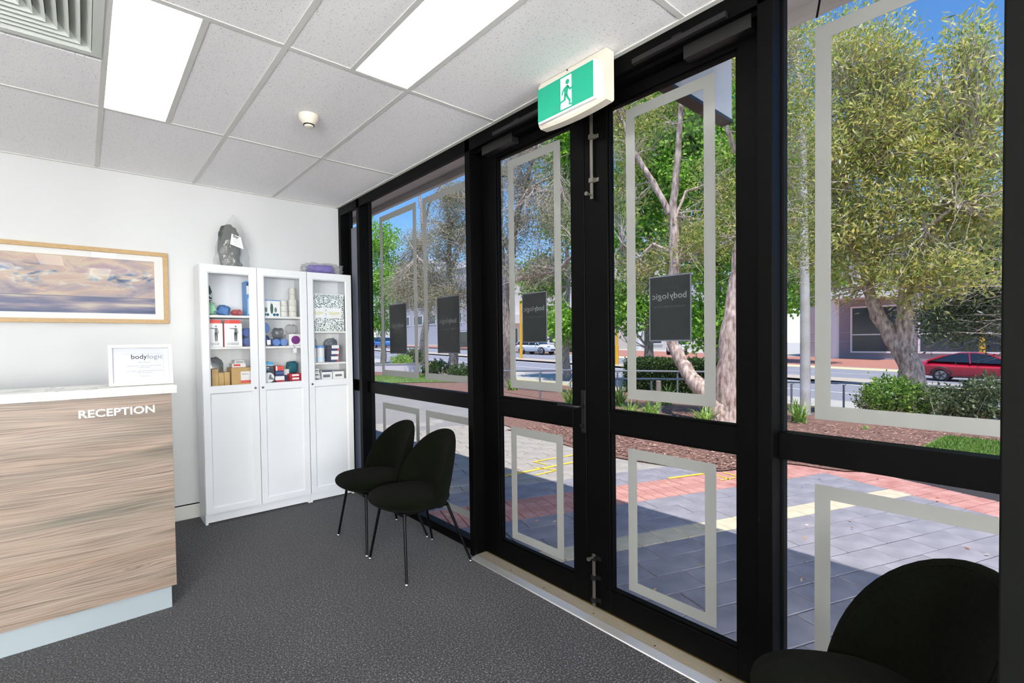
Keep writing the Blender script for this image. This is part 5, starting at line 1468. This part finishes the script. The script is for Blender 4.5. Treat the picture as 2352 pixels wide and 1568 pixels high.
def shrub(name, label, blobs, leaf, n_cl, per, L, W, seed, base, group=None, tint_shift=0.0, flowers=0):
    r = np.random.default_rng(seed)
    base = Vector(base)
    t = thing(name, base, label, 'shrub', group)
    CC = []; DD = []; TT = []
    m = MB()
    vol = np.array([b[1][0]*b[1][1]*b[1][2] for b in blobs])**0.67; vol /= vol.sum()
    for c in range(n_cl):
        b = blobs[r.choice(len(blobs), p=vol)]; cc = rand_in_blob(r, b, 0.4)
        cc[2] = max(cc[2], base.z+0.04)
        k = int(per*r.uniform(0.6, 1.4)); d = r.normal(size=(k, 3)) + (cc-np.array(b[0]))*1.5 + np.array([0, 0, 0.4])
        CC.append(cc + r.normal(size=(k, 3))*0.03*(L/0.05)); DD.append(d); TT.append(np.clip(r.normal(0.4+tint_shift, 0.2, k)+r.normal(0, 0.12), 0, 1))
        if c % 5 == 0:
            g = Vector((base.x+r.normal()*0.08+(cc[0]-base.x)*0.5, base.y+(cc[1]-base.y)*0.6, base.z))
            m.tube([g, g.lerp(Vector(cc), 0.5)+Vector(r.normal(size=3))*0.05, Vector(cc)], [0.010, 0.007, 0.003], 4, cap=False)
    m.build('stems', 'twig_grey', t, recalc=False)
    leaf_mesh('foliage', np.concatenate(CC), np.concatenate(DD), L, W, leaf, t, np.concatenate(TT), seed, local_origin=base)
    for k in range(flowers):
        b = blobs[0]; c = rand_in_blob(r, b, 0.2)
        MB().lathe([(0.004, -0.03), (0.05, 0.0), (0.03, 0.03)], tuple(c), 8).build('flower', 'flower_yellow', t, smooth=60)
    return t
shrub('garden_shrub', 'rounded bright green shrub beneath the forked trunk', [blob(2050, 905, 9.4, 0.45, 0.42, 0.36), blob(2105, 930, 9.4, 0.45, 0.40, 0.36)], 'leaf_shrub', 300, 18, 0.06, 0.032, 31, gnd(9.4, -2.1), 'shrubs in the garden bed', 0.12)
shrub('garden_shrub', 'dark shrub at the edge of the bright green shrub', [blob(2000, 925, 10.0, 0.4, 0.28, 0.30), blob(2030, 950, 10.0, 0.35, 0.35, 0.3)], 'leaf_dark', 190, 16, 0.06, 0.03, 32, gnd(10.0, -1.75), 'shrubs in the garden bed')
shrub('garden_shrub', 'broad dark green shrub in front of the red car', [blob(2190, 935, 9.2, 0.5, 0.55, 0.36), blob(2260, 920, 9.2, 0.5, 0.40, 0.42), blob(2230, 970, 9.2, 0.4, 0.6, 0.2)], 'leaf_dark', 420, 18, 0.065, 0.034, 33, gnd(9.2, -3.0), 'shrubs in the garden bed', 0.06)
shrub('garden_shrub', 'grey-green shrub under the open-crowned gum', [blob(1000, 845, 12.0, 0.6, 0.9, 0.42), blob(1062, 855, 11.6, 0.6, 0.8, 0.42)], 'leaf_hedge', 340, 18, 0.09, 0.05, 34, gnd(12.0, 15.2), 'shrubs in the garden bed', 0.1, flowers=2)
shrub('garden_shrub', 'low leafy shrub in the mulch beside the lawn', [blob(1030, 880, 9.4, 0.5, 0.9, 0.22), blob(975, 880, 9.8, 0.5, 0.6, 0.24)], 'leaf_shrub', 200, 16, 0.08, 0.045, 35, gnd(9.5, 11.4), 'shrubs in the garden bed')
shrub('garden_shrub', 'yellow-green shrub behind the low white wall', [blob(922, 828, 15.0, 0.6, 1.0, 0.36)], 'leaf_strap', 170, 16, 0.12, 0.06, 36, gnd(15.0, 25.5), 'shrubs in the garden bed', 0.15)
shrub('garden_shrub', 'grey shrub standing behind the yellow-green shrub', [blob(950, 815, 16.2, 0.6, 0.9, 0.45)], 'leaf_dark', 130, 16, 0.13, 0.06, 37, gnd(16.2, 27.0), 'shrubs in the garden bed')

def hedge(name, label, x0, x1, y0, y1, h, n, seed):
    r = np.random.default_rng(seed)
    base = Vector(((x0+x1)/2, (y0+y1)/2, G((x0+x1)/2, (y0+y1)/2)-0.05))
    t = thing(name, base, label, 'hedge')
    B(x0+0.06, x1-0.06, y0+0.06, y1-0.06, base.z, base.z+h-0.04).build('core', 'twig_grey', t)
    t.children[0].data.materials[0] = MAT['hedge_core']
    c = []; d = []
    for k in range(n):
        f = r.choice(3, p=[0.42, 0.42, 0.16])
        if f == 0: p_ = (r.uniform(x0, x1), r.uniform(y0, y1), base.z+h); q_ = (0, 0, 1)
        elif f == 1: p_ = (x0, r.uniform(y0, y1), base.z+r.uniform(0, h)); q_ = (-1, 0, 0.3)
        else:
            s_ = r.choice(2); p_ = (r.uniform(x0, x1), (y0, y1)[s_], base.z+r.uniform(0, h)); q_ = (0, (-1, 1)[s_], 0.3)
        c.append(np.array(p_)+r.normal(size=3)*0.03); d.append(np.array(q_)*0.7+r.normal(size=3)*0.6)
    leaf_mesh('foliage', np.array(c), np.array(d), 0.085, 0.045, 'leaf_hedge', t, None, seed, local_origin=base)
mat('hedge_core', (40, 52, 30), 0.95)
ha, hb = at(1432, 860, 12.5), at(1715, 860, 12.5)
hedge('clipped_hedge', 'long clipped green hedge behind the handrails', 12.5, 13.6, hb.y, ha.y, 1.22, 9000, 41)
hedge('clipped_hedge', 'low clipped hedge across the street', 40.0, 41.0, at(1330, 790, 40).y-3, at(1290, 790, 40).y, 1.3, 1600, 42)

def strap_plant(x, y, n, h, seed, label, tint=0.0, spread=0.16):
    r = np.random.default_rng(seed)
    base = Vector((x, y, G(x, y)))
    t = thing('strap_leaf_plant', base, label, 'plant', 'clumps of strap-leaved plants')
    vs_ = []; fs = []; tv = []
    for k in range(n):
        a = r.uniform(0, 2*math.pi); L = h*r.uniform(0.7, 1.25); lean_ = r.uniform(0.25, 1.0); w = 0.016*r.uniform(0.7, 1.3)
        o = np.array([r.normal()*spread*0.4, r.normal()*spread*0.4, -0.02]); s_ = np.array([-math.sin(a), math.cos(a), 0])
        b0 = len(vs_)
        for j in range(6):
            f = j/5
            p_ = o + np.array([math.cos(a), math.sin(a), 0])*L*lean_*(f**1.4)*0.75 + np.array([0, 0, L*(f - 0.5*lean_*f*f)])
            wj = w*(1-f**2.2)+0.001
            vs_ += [tuple(p_-s_*wj), tuple(p_+s_*wj)]
        for j in range(5): fs.append((b0+2*j, b0+2*j+1, b0+2*j+3, b0+2*j+2)); tv.append(np.clip(r.normal(0.42+tint, 0.2), 0, 1))
    me = bpy.data.meshes.new('blades'); me.from_pydata(vs_, [], fs)
    at_ = me.attributes.new('tint', 'FLOAT', 'FACE'); at_.data.foreach_set('value', np.array(tv, dtype=np.float32)); me.materials.append(MAT['leaf_strap'])
    o = bpy.data.objects.new('blades', me); COL.objects.link(o); o.parent = t; o['kind'] = 'stuff'
    return t
for k, (px, py, X, n, h, lb) in enumerate((
        (1835, 985, 7.4, 46, 0.52, 'strap-leaved clump at the foot of the white pole'), (1445, 985, 5.2, 40, 0.46, 'strap-leaved clump in the bed under the handrail, among fallen leaves'),
        (1495, 960, 5.6, 40, 0.45, 'strap-leaved clump beside the timber bollard'), (1618, 955, 5.9, 34, 0.40, 'small strap-leaved clump touching the leaning paperbark'),
        (1420, 905, 7.0, 44, 0.60, 'tall strap-leaved clump behind the handrail post'), (1310, 905, 6.4, 40, 0.55, 'strap-leaved clump inside the curved handrail end'),
        (1175, 905, 8.0, 30, 0.50, 'strap-leaved clump at the foot of the twiggy gum'), (1530, 900, 8.4, 44, 0.55, 'strap-leaved clump between the two handrails'),
        (1700, 960, 6.6, 26, 0.40, 'strap-leaved clump on the far side of the leaning paperbark'))):
    q_ = at(px, py, X); strap_plant(q_.x, q_.y, n, h, 50+k, lb)
for k, (px, py, X) in enumerate(((1505, 1012, 4.2), (1592, 1030, 4.0), (1985, 985, 7.5))):
    q_ = at(px, py, X); strap_plant(q_.x, q_.y, 10, 0.10, 70+k, ('tiny weed near the fallen strap leaves', 'tiny weed in the middle of the mulch', 'tiny weed in the mulch below the shrubs')[k], 0.1, 0.05)

def grass(name, x0, x1, y0, y1, n, seed, label):
    r = np.random.default_rng(seed)
    c = np.stack([r.uniform(x0, x1, n), r.uniform(y0, y1, n), np.zeros(n)], 1); c[:, 2] = [G(a, b)+0.01 for a, b in c[:, :2]]
    d = r.normal(size=(n, 3))*0.4 + np.array([0, 0, 1])
    o = leaf_mesh(name, c, d, 0.05, 0.008, 'leaf_shrub', None, None, seed); o['kind'] = 'stuff'; tag(o, label, 'grass')
grass('grass', 5.4, 7.6, -5.0, -3.4, 9000, 81, 'short green grass at the edge of the bed by the big window')
grass('grass', 5.9, 9.5, 10.6, 16.0, 9000, 82, 'short green grass of the lawn beside the low white wall')

# leaf litter blown over the paving
r_ = np.random.default_rng(90); nl = 160
cl_ = np.stack([r_.uniform(0.3, 4.6, nl), r_.uniform(-4.6, 1.5, nl), np.full(nl, -0.004)], 1); dl_ = np.stack([r_.normal(size=nl), r_.normal(size=nl), r_.uniform(0.0, 0.12, nl)], 1)
o = leaf_mesh('fallen_leaves', cl_, dl_, 0.045, 0.013, 'leaf_litter', None, r_.uniform(0, 1, nl), 91); o['kind'] = 'stuff'; tag(o, 'dry leaves scattered over the paving', 'leaf litter')

# ------------------------------------------------------------------ rails, pole, bollards
def handrail(label, pts, post_pts, r=0.024, hooks=True, ends=None):
    t = thing('handrail', Vector((post_pts[0][0], post_pts[0][1], G(*post_pts[0][:2]))), label, 'handrail', None)
    MB().tube(pts, r, 10).build('rail', 'rail_steel', t, smooth=50)
    for (x, y, z) in post_pts:
        MB().tube([(x, y, G(x, y)-0.05), (x, y, z-0.04)], 0.022, 10).build('post', 'rail_steel', t, smooth=50)
        MB().tube([(x, y, z-0.05), (x+0.03, y-0.03, z-0.05), (x+0.03, y-0.03, z-0.01)], 0.008, 6).build('hook', 'rail_steel', t, smooth=50)
    return t
def onrail(px, py, X): return tuple(at(px, py, X))
# near rail: runs from the ramp away to the street
nr_pts = [onrail(1396, 869, 6.9), onrail(1500, 870, 7.9), onrail(1660, 872, 9.2), onrail(1816, 877, 10.6), onrail(2016, 881, 12.6), onrail(2250, 889, 14.6)]
handrail('long steel handrail passing the white pole', nr_pts, [onrail(1424, 869, 7.15), onrail(1496, 870, 7.9), onrail(1818, 877, 10.62), onrail(1938, 879, 11.8)])
handrail('second steel handrail running behind the first', [onrail(1390, 851, 8.6), onrail(1660, 854, 11.0), onrail(1700, 855, 11.3)], [onrail(1418, 851, 8.9), onrail(1556, 853, 10.1), onrail(1654, 854, 10.9)])
p0 = onrail(1130, 852, 7.3); p1 = onrail(1322, 850, 6.1)
handrail('steel handrail in front of the twiggy gum with one post', [p0, onrail(1240, 851, 6.5), p1], [onrail(1240, 851, 6.5)])
t = thing('handrail_end', Vector(at(1310, 900, 6.0)), 'bright curved return at the end of a steel handrail', 'handrail')
cx_, cz_ = at(1318, 881, 6.0), None
MB().tube([(6.0, cx_.y - 0.10 + 0.0, cx_.z+0.10)] + [(6.0, cx_.y + 0.10*math.sin(a), cx_.z + 0.10*math.cos(a)) for a in [math.pi*k/10 for k in range(11)]] + [(6.0, cx_.y-0.12, cx_.z-0.10)], 0.022, 10).build('rail', 'chrome', t, smooth=60)
MB().tube([(6.0, cx_.y-0.12, G(6, cx_.y)-0.03), (6.0, cx_.y-0.12, cx_.z+0.12)], 0.02, 10).build('post', 'rail_steel', t, smooth=60)
def bollard(px, py, X, top, mm, label, r=0.045):
    q_ = at(px, py, X); z = G(q_.x, q_.y); tz = at(px, top, X).z
    t = thing('bollard', (q_.x, q_.y, z), label, 'bollard', None)
    MB().lathe([(r, z-0.05), (r, tz-0.02)], (q_.x, q_.y, 0), 14).build('shaft', mm, t, smooth=40)
    MB().lathe([(r*1.05, tz-0.02), (r*1.05, tz-0.008), (r*0.6, tz)], (q_.x, q_.y, 0), 14).build('cap', mm, t, smooth=40)
bollard(1513, 950, 5.95, 874, 'post_wood', 'grey timber bollard in front of the handrails')
# white light pole
t = thing('light_pole', (9.5, at(1850, 950, 9.5).y, G(9.5, -0.9)), 'tall white light pole standing in the garden bed', 'pole')
pl = [at(1850, 950, 9.5), at(1849, 700, 9.5), at(1845, 450, 9.5), at(1843, 250, 9.5), at(1825, 100, 9.5), at(1805, 40, 9.5)]
pl[0].z = G(9.5, pl[0].y)-0.1
MB().tube([tuple(q_) for q_ in pl[:4]], [0.098, 0.090, 0.075, 0.060], 18).build('shaft', 'pole_white', t, smooth=40)
MB().tube([tuple(q_) for q_ in pl[3:]], [0.055, 0.05, 0.045], 14).build('arm', 'pole_white', t, smooth=60)
MB().lathe([(0.15, pl[0].z+0.1), (0.15, pl[0].z+0.118)], (pl[0].x, pl[0].y, 0), 18).build('base_plate', 'rail_steel', t)
def ypost(px, top, bot, X, label):
    q_ = at(px, bot, X); z0 = min(q_.z, G(q_.x, q_.y)+0.02) - 0.02; z1 = at(px, top, X).z
    t = thing('yellow_post', (q_.x, q_.y, z0), label, 'post', 'yellow posts along the street')
    MB().lathe([(0.13, z0), (0.13, z0+(z1-z0)*0.55)], (q_.x, q_.y, 0), 12).build('sleeve', 'pole_yellow', t, smooth=40)
    MB().lathe([(0.10, z0+(z1-z0)*0.55), (0.10, z1), (0.05, z1+0.05)], (q_.x, q_.y, 0), 12).build('shaft', 'pole_yellow', t, smooth=40)
ypost(1417, 758, 828, 27.0, 'yellow post at the kerb behind the handrails'); ypost(1197, 690, 813, 27.0, 'yellow post beside the white off-roader'); ypost(2256, 660, 800, 38.0, 'yellow post behind the red car'); ypost(1010, 770, 825, 27.0, 'short yellow post at the kerb behind the grey-green shrub')

# low white garden wall
la, lb_ = at(876, 855, 11.0), at(955, 855, 12.6)
wl_ = thing('garden_wall', ((la.x+lb_.x)/2, (la.y+lb_.y)/2, G(12, 22)), 'low white rendered wall at the back of the lawn', 'garden wall')
m = MB(); d_ = (lb_-la).normalized(); n_ = Vector((-d_.y, d_.x, 0)).normalized()*0.12
a_, b_ = la - d_*2.5, lb_ + d_*0.3
top = at(915, 836, 11.8).z
m.add([(a_.x-n_.x, a_.y-n_.y, -0.6), (b_.x-n_.x, b_.y-n_.y, -0.6), (b_.x+n_.x, b_.y+n_.y, -0.6), (a_.x+n_.x, a_.y+n_.y, -0.6),
       (a_.x-n_.x, a_.y-n_.y, top), (b_.x-n_.x, b_.y-n_.y, top), (b_.x+n_.x, b_.y+n_.y, top), (a_.x+n_.x, a_.y+n_.y, top)], [(3,2,1,0),(4,5,6,7),(0,1,5,4),(1,2,6,5),(2,3,7,6),(3,0,4,7)])
m.build('render', 'bld_white', wl_)
m = MB(); m.v = []; e_ = n_*1.2
m.add([(a_.x-e_.x, a_.y-e_.y, top), (b_.x-e_.x, b_.y-e_.y, top), (b_.x+e_.x, b_.y+e_.y, top), (a_.x+e_.x, a_.y+e_.y, top),
       (a_.x-e_.x, a_.y-e_.y, top+0.04), (b_.x-e_.x, b_.y-e_.y, top+0.04), (b_.x+e_.x, b_.y+e_.y, top+0.04), (a_.x+e_.x, a_.y+e_.y, top+0.04)], [(3,2,1,0),(4,5,6,7),(0,1,5,4),(1,2,6,5),(2,3,7,6),(3,0,4,7)])
m.build('coping', 'concrete', wl_)
# ------------------------------------------------------------------ cars (local frame: nose towards -y, wheels on z = 0)
def make_car(name, label, loc, rotz, paint, kind):
    t = thing(name, loc, label, 'car', 'cars on the street')
    t.rotation_euler = (0, 0, rotz)
    if kind == 'sedan':
        #  y from nose (-) to tail (+): (y, z_low, z_belt, half width)
        st = [(-2.36, 0.36, 0.56, 0.62), (-2.25, 0.26, 0.70, 0.80), (-1.9, 0.22, 0.82, 0.88), (-1.2, 0.20, 0.92, 0.91), (-0.6, 0.20, 0.95, 0.92), (0.4, 0.20, 0.97, 0.92), (1.2, 0.20, 1.00, 0.92), (1.75, 0.24, 1.03, 0.90), (2.15, 0.30, 1.03, 0.86), (2.32, 0.38, 0.96, 0.80), (2.38, 0.46, 0.80, 0.72)]
        gh = [(-1.15, 0.93), (-0.35, 1.36), (0.1, 1.44), (0.75, 1.43), (1.25, 1.30), (1.92, 1.03)]
        wb = (-1.42, 1.38); wr = 0.33
    else:
        st = [(-2.30, 0.42, 0.72, 0.66), (-2.20, 0.32, 0.92, 0.82), (-1.85, 0.28, 1.02, 0.90), (-1.1, 0.26, 1.08, 0.92), (-0.5, 0.26, 1.10, 0.93), (0.5, 0.26, 1.12, 0.93), (1.4, 0.26, 1.14, 0.93), (1.95, 0.30, 1.16, 0.91), (2.15, 0.36, 1.12, 0.88), (2.25, 0.45, 0.95, 0.82)]
        gh = [(-1.05, 1.08), (-0.35, 1.52), (0.1, 1.62), (1.2, 1.63), (1.75, 1.54), (2.10, 1.14)]
        wb = (-1.38, 1.32); wr = 0.36
    # body: rounded sections
    m = MB(); vs_ = []; ns = 14
    for (y, zl, zb, w) in st:
        for k in range(ns):
            a = 2*math.pi*k/ns + math.pi/ns
            cx = math.copysign(abs(math.cos(a))**0.45, math.cos(a)); cz = math.copysign(abs(math.sin(a))**0.55, math.sin(a))
            vs_.append((w*cx*(1 - 0.05*(cz > 0.5)), y, (zl+zb)/2 + (zb-zl)/2*cz))
    fs = [(j*ns+k, j*ns+(k+1) % ns, (j+1)*ns+(k+1) % ns, (j+1)*ns+k) for j in range(len(st)-1) for k in range(ns)] + [tuple(range(ns)), tuple((len(st)-1)*ns+k for k in range(ns-1, -1, -1))]
    m.add(vs_, fs).build('body', paint, t, smooth=35, local=True)
    # glasshouse
    def house(inset, dz, poly):
        m = MB(); n = len(poly)
        lo = [(0.86-inset*0.2, y, z) for y, z in poly]
        def hw(z): return 0.86 - (z - poly[0][1])*0.34 - inset
        base = [(hw(z), y, z) for y, z in poly] + [(-hw(z), y, z) for y, z in poly]
        f = [tuple(range(n)), tuple(range(2*n-1, n-1, -1))] + [(i, i+n, (i+1) % n+n, (i+1) % n) for i in range(n)]
        return m.add(base, f)
    house(0.0, 0, gh).build('glasshouse', 'car_glass', t, smooth=25, local=True)
    # roof skin and pillars
    m = MB(); rt_ = gh[1:-1]
    vs_ = []
    for (y, z) in [(gh[1][0]-0.05, gh[1][1]-0.02)] + gh[2:-2] + [(gh[-2][0]+0.05, gh[-2][1]-0.02)]:
        w = 0.86-(z-gh[0][1])*0.34+0.012
        vs_ += [(-w, y, z-0.03), (-w*0.9, y, z+0.018), (0, y, z+0.03), (w*0.9, y, z+0.018), (w, y, z-0.03)]
    n5 = len(vs_)//5
    m.add(vs_, [(j*5+k, j*5+k+1, (j+1)*5+k+1, (j+1)*5+k) for j in range(n5-1) for k in range(4)]).build('roof', paint, t, smooth=40, local=True)
    for s_ in (-1, 1):
        for (pa, pb, r_) in ((gh[0], gh[1], 0.035), (gh[-1], gh[-2], 0.05), ((0.32, gh[0][1]), (0.38, gh[2][1]-0.02), 0.03)):
            def hw(z): return (0.86-(z-gh[0][1])*0.34+0.004)*s_
            MB().tube([(hw(pa[1]), pa[0], pa[1]), (hw(pb[1]), pb[0], pb[1])], r_, 6).build('pillar', paint, t, local=True)
        for y in wb:
            c = (0.80*s_, y, wr)
            w_ = MB().lathe([(wr*0.7, -0.11), (wr, -0.09), (wr, 0.09), (wr*0.7, 0.11)], (0.81*s_, y, wr), 22, 'x').build('wheel', 'tyre', t, smooth=40, local=True)
            MB().lathe([(wr*0.66, 0.0), (wr*0.62, 0.02*s_)], (0.925*s_, y, wr), 18, 'x').build('rim', 'rim', w_, smooth=30, local=True)
            hub = MB()
            for k in range(5):
                a = 2*math.pi*k/5
                hub.tube([(0.945*s_, y, wr), (0.945*s_, y+wr*0.6*math.cos(a), wr+wr*0.6*math.sin(a))], 0.03, 5)
            hub.build('spokes', 'car_trim', w_, local=True)
            pts = [(0.915*s_, y+(wr+0.07)*math.cos(a), wr+(wr+0.07)*math.sin(a)) for a in [math.pi*k/12 for k in range(13)]]
            MB().tube(pts, 0.035, 6).build('wheel_arch', 'car_trim', t, smooth=60, local=True)
        MB().lathe([(0.02, -0.09), (0.06, -0.05), (0.06, 0.05), (0.03, 0.08)], (0.98*s_, gh[0][0]+0.35, gh[0][1]+0.06), 10, 'x').build('mirror', paint, t, smooth=50, local=True)
        z_t = st[-3][2]-0.14
        B((0.50 if s_ > 0 else -0.86), (0.86 if s_ > 0 else -0.50), st[-2][0]-0.10, st[-2][0]+0.035, z_t-0.05, z_t+0.06).build('tail_light', 'lamp_red', t, local=True, bev=0.02)
        z_h = st[2][2]-0.14
        B((0.45 if s_ > 0 else -0.82), (0.82 if s_ > 0 else -0.45), st[1][0]-0.06, st[1][0]+0.12, z_h-0.05, z_h+0.06).build('head_light', 'lamp_clear', t, local=True, bev=0.02)
        B(0.915*s_, 0.928*s_, -0.02, 0.10, st[4][2]-0.14, st[4][2]-0.115).build('door_handle', 'car_trim', t, local=True)
        B(0.915*s_, 0.930*s_, wb[0]+wr+0.12, wb[1]-wr-0.12, 0.27, 0.31).build('sill_trim', 'car_trim', t, local=True)
    B(-0.45, 0.45, st[0][0]-0.01, st[0][0]+0.05, 0.42, 0.56).build('grille', 'car_trim', t, local=True, bev=0.01)
    B(-0.26, 0.26, st[0][0]-0.02, st[0][0], 0.36, 0.41).build('number_plate', 'lamp_clear', t, local=True)
    return t
def zroad(x, y): return G(x, y) - 0.10
make_car('red_sedan', 'red sedan driving past behind the shrubs', (31.5, -1.55, zroad(31.5, -1.5)), 0.0, 'car_red', 'sedan')
qs = at(1232, 800, 37.5)
make_car('white_suv', 'white off-roader parked across the street by the yellow post', (35.2, at(1232, 800, 35.2).y, zroad(35.2, 33)), 0.10, 'car_white', 'suv')
make_car('white_car', 'white car coming out of the driveway behind the hedge', (45.0, at(1555, 800, 45.0).y, G(45, 21)+0.03), math.radians(-62), 'car_white', 'suv')
make_car('blue_car', 'blue car parked at the far end of the street', (33.5, at(884, 800, 33.5).y, zroad(33.5, at(884, 800, 33.5).y)), 0.05, 'car_blue', 'suv')

# ------------------------------------------------------------------ buildings across the street
def far_building(name, label, X, y0, y1, z0, z1, mm, wins, depth=14, parapet=None, cols=(), awn=None, grooves=()):
    t = thing(name, (X, (y0+y1)/2, z0), label, 'building', 'buildings across the street')
    B(X, X+depth, y0, y1, z0, z1).build('wall', mm, t)
    if parapet: B(X-0.25, X+depth, y0-0.2, y1+0.2, z1, z1+parapet).build('parapet', 'bld_white', t)
    for (a, b, c, d, mid) in wins:
        w = B(X-0.02, X+0.02, a, b, c, d).build('window', 'bld_glass', t)
        f = MB(); e = 0.14
        f.box(X-0.10, X, a-e, a, c-e, d+e).box(X-0.10, X, b, b+e, c-e, d+e).box(X-0.10, X, a, b, c-e, c).box(X-0.10, X, a, b, d, d+e)
        if mid is not None: f.box(X-0.07, X, a, b, mid-0.05, mid+0.05)
        f.build('frame', 'bld_white', w)
    for (y, zt) in cols:
        MB().lathe([(0.42, z0), (0.42, z0+0.3), (0.36, z0+0.35), (0.36, zt)], (X-1.6, y, 0), 18).build('column', 'bld_white', t, smooth=40)
    for z in grooves: B(X-0.012, X, y0, y1, z, z+0.05).build('groove', 'bld_grey', t)
    if awn: B(X-3.2, X, awn[0], awn[1], awn[2], awn[3]).build('canopy', 'bld_white', t)
    return t
def yz(px, py, X):
    q_ = at(px, py, X); return q_.y, q_.z
XA = 50.5
ya, zt_ = yz(1958, 708, XA); yb, zb_ = yz(2068, 807, XA); yc, _ = yz(2114, 750, XA); yd, _ = yz(2290, 750, XA)
far_building('office_building', 'mauve-grey building with tall white-framed windows behind the red car', XA, -30, yz(1905, 760, XA)[0]+2.4, -1.2, 9.5, 'bld_mauve',
             [(yb, ya, zb_, zt_, yz(2000, 768, XA)[1]), (yd-1, yc, zb_, zt_, yz(2000, 768, XA)[1]), (yd-9, yd-3, zb_, zt_, yz(2000, 768, XA)[1])],
             cols=[(yz(1916, 790, XA-1.6)[0], 4.6)], awn=(yb, yz(1925, 690, XA)[0], 4.6, 5.9), grooves=(0.9, 1.7), parapet=0.6)
XB = 53.0
far_building('shop_building', 'cream building with a white awning behind the white off-roader', XB, yz(1420, 780, XB)[0], yz(1140, 780, XB)[0], -0.8, 12.0, 'bld_cream',
             [(yz(1275, 780, XB)[0], yz(1262, 780, XB)[0], 1.0, 4.0, None), (yz(1255, 700, XB)[0], yz(1200, 700, XB)[0], 6.5, 8.5, None), (yz(1310, 700, XB)[0], yz(1280, 700, XB)[0], 6.0, 8.0, None), (yz(1190, 790, XB)[0], yz(1165, 790, XB)[0], 0.6, 3.4, None)],
             awn=(yz(1200, 740, XB)[0], yz(1150, 740, XB)[0], 4.2, 5.6), parapet=0.8)
far_building('shop_building', 'pale building with a round column behind the yellow post', 56.0, yz(1560, 780, 56)[0], yz(1420, 780, XB)[0]-0.6, -0.8, 9.0, 'bld_cream', [(yz(1520, 760, 56)[0], yz(1480, 760, 56)[0], 0.8, 3.5, None)], cols=[(yz(1470, 790, 54.4)[0], 4.6)], parapet=0.5)
XC = 60.0
far_building('apartment_block', 'pale multi-storey block with white parapet at the end of the street', XC, yz(1075, 700, XC)[0], yz(905, 700, XC)[0], -0.5, yz(1000, 628, XC)[1], 'bld_grey',
             [(yz(1060-k*30, 700, XC)[0], yz(1040-k*30, 700, XC)[0], za, zb2, None) for k in range(5) for za, zb2 in ((9.5, 11.5), (5.5, 7.5))] + [(yz(1070, 780, XC)[0], yz(1060, 780, XC)[0], 0.5, 3.4, None), (yz(975, 780, XC)[0], yz(968, 780, XC)[0], 0.5, 3.4, None)], parapet=1.3)
far_building('apartment_block', 'taller pale block rising behind the street end', 72.0, yz(965, 700, 72)[0], yz(862, 700, 72)[0], -0.5, yz(915, 612, 72)[1], 'bld_cream', [(yz(930-k*22, 640, 72)[0], yz(918-k*22, 640, 72)[0], 14.5, 17, None) for k in range(3)], parapet=1.0)
# bus shelter at the kerb
xs_, ys_ = 38.0, at(1066, 790, 38.0).y
t = thing('bus_shelter', (xs_, ys_, G(xs_, ys_)), 'grey bus shelter at the far kerb with a blue panel', 'bus shelter')
z_ = G(xs_, ys_)
B(xs_-0.8, xs_+0.8, ys_-2.0, ys_+2.0, z_+2.4, z_+2.55).build('roof', 'bld_grey', t)
B(xs_+0.7, xs_+0.75, ys_-1.9, ys_+1.9, z_+0.2, z_+2.3).build('back_panel', 'bld_glass', t)
for s_ in (-1, 1): MB().tube([(xs_+0.7, ys_+1.9*s_, z_), (xs_+0.7, ys_+1.9*s_, z_+2.4)], 0.06, 8).build('post', 'closer_grey', t)
B(xs_-0.5, xs_+0.7, ys_-1.95, ys_-1.85, z_+0.3, z_+2.2).build('side_panel', 'blue_card', t)
B(xs_+0.1, xs_+0.6, ys_-1.4, ys_+1.4, z_+0.42, z_+0.5).build('bench', 'post_wood', t)
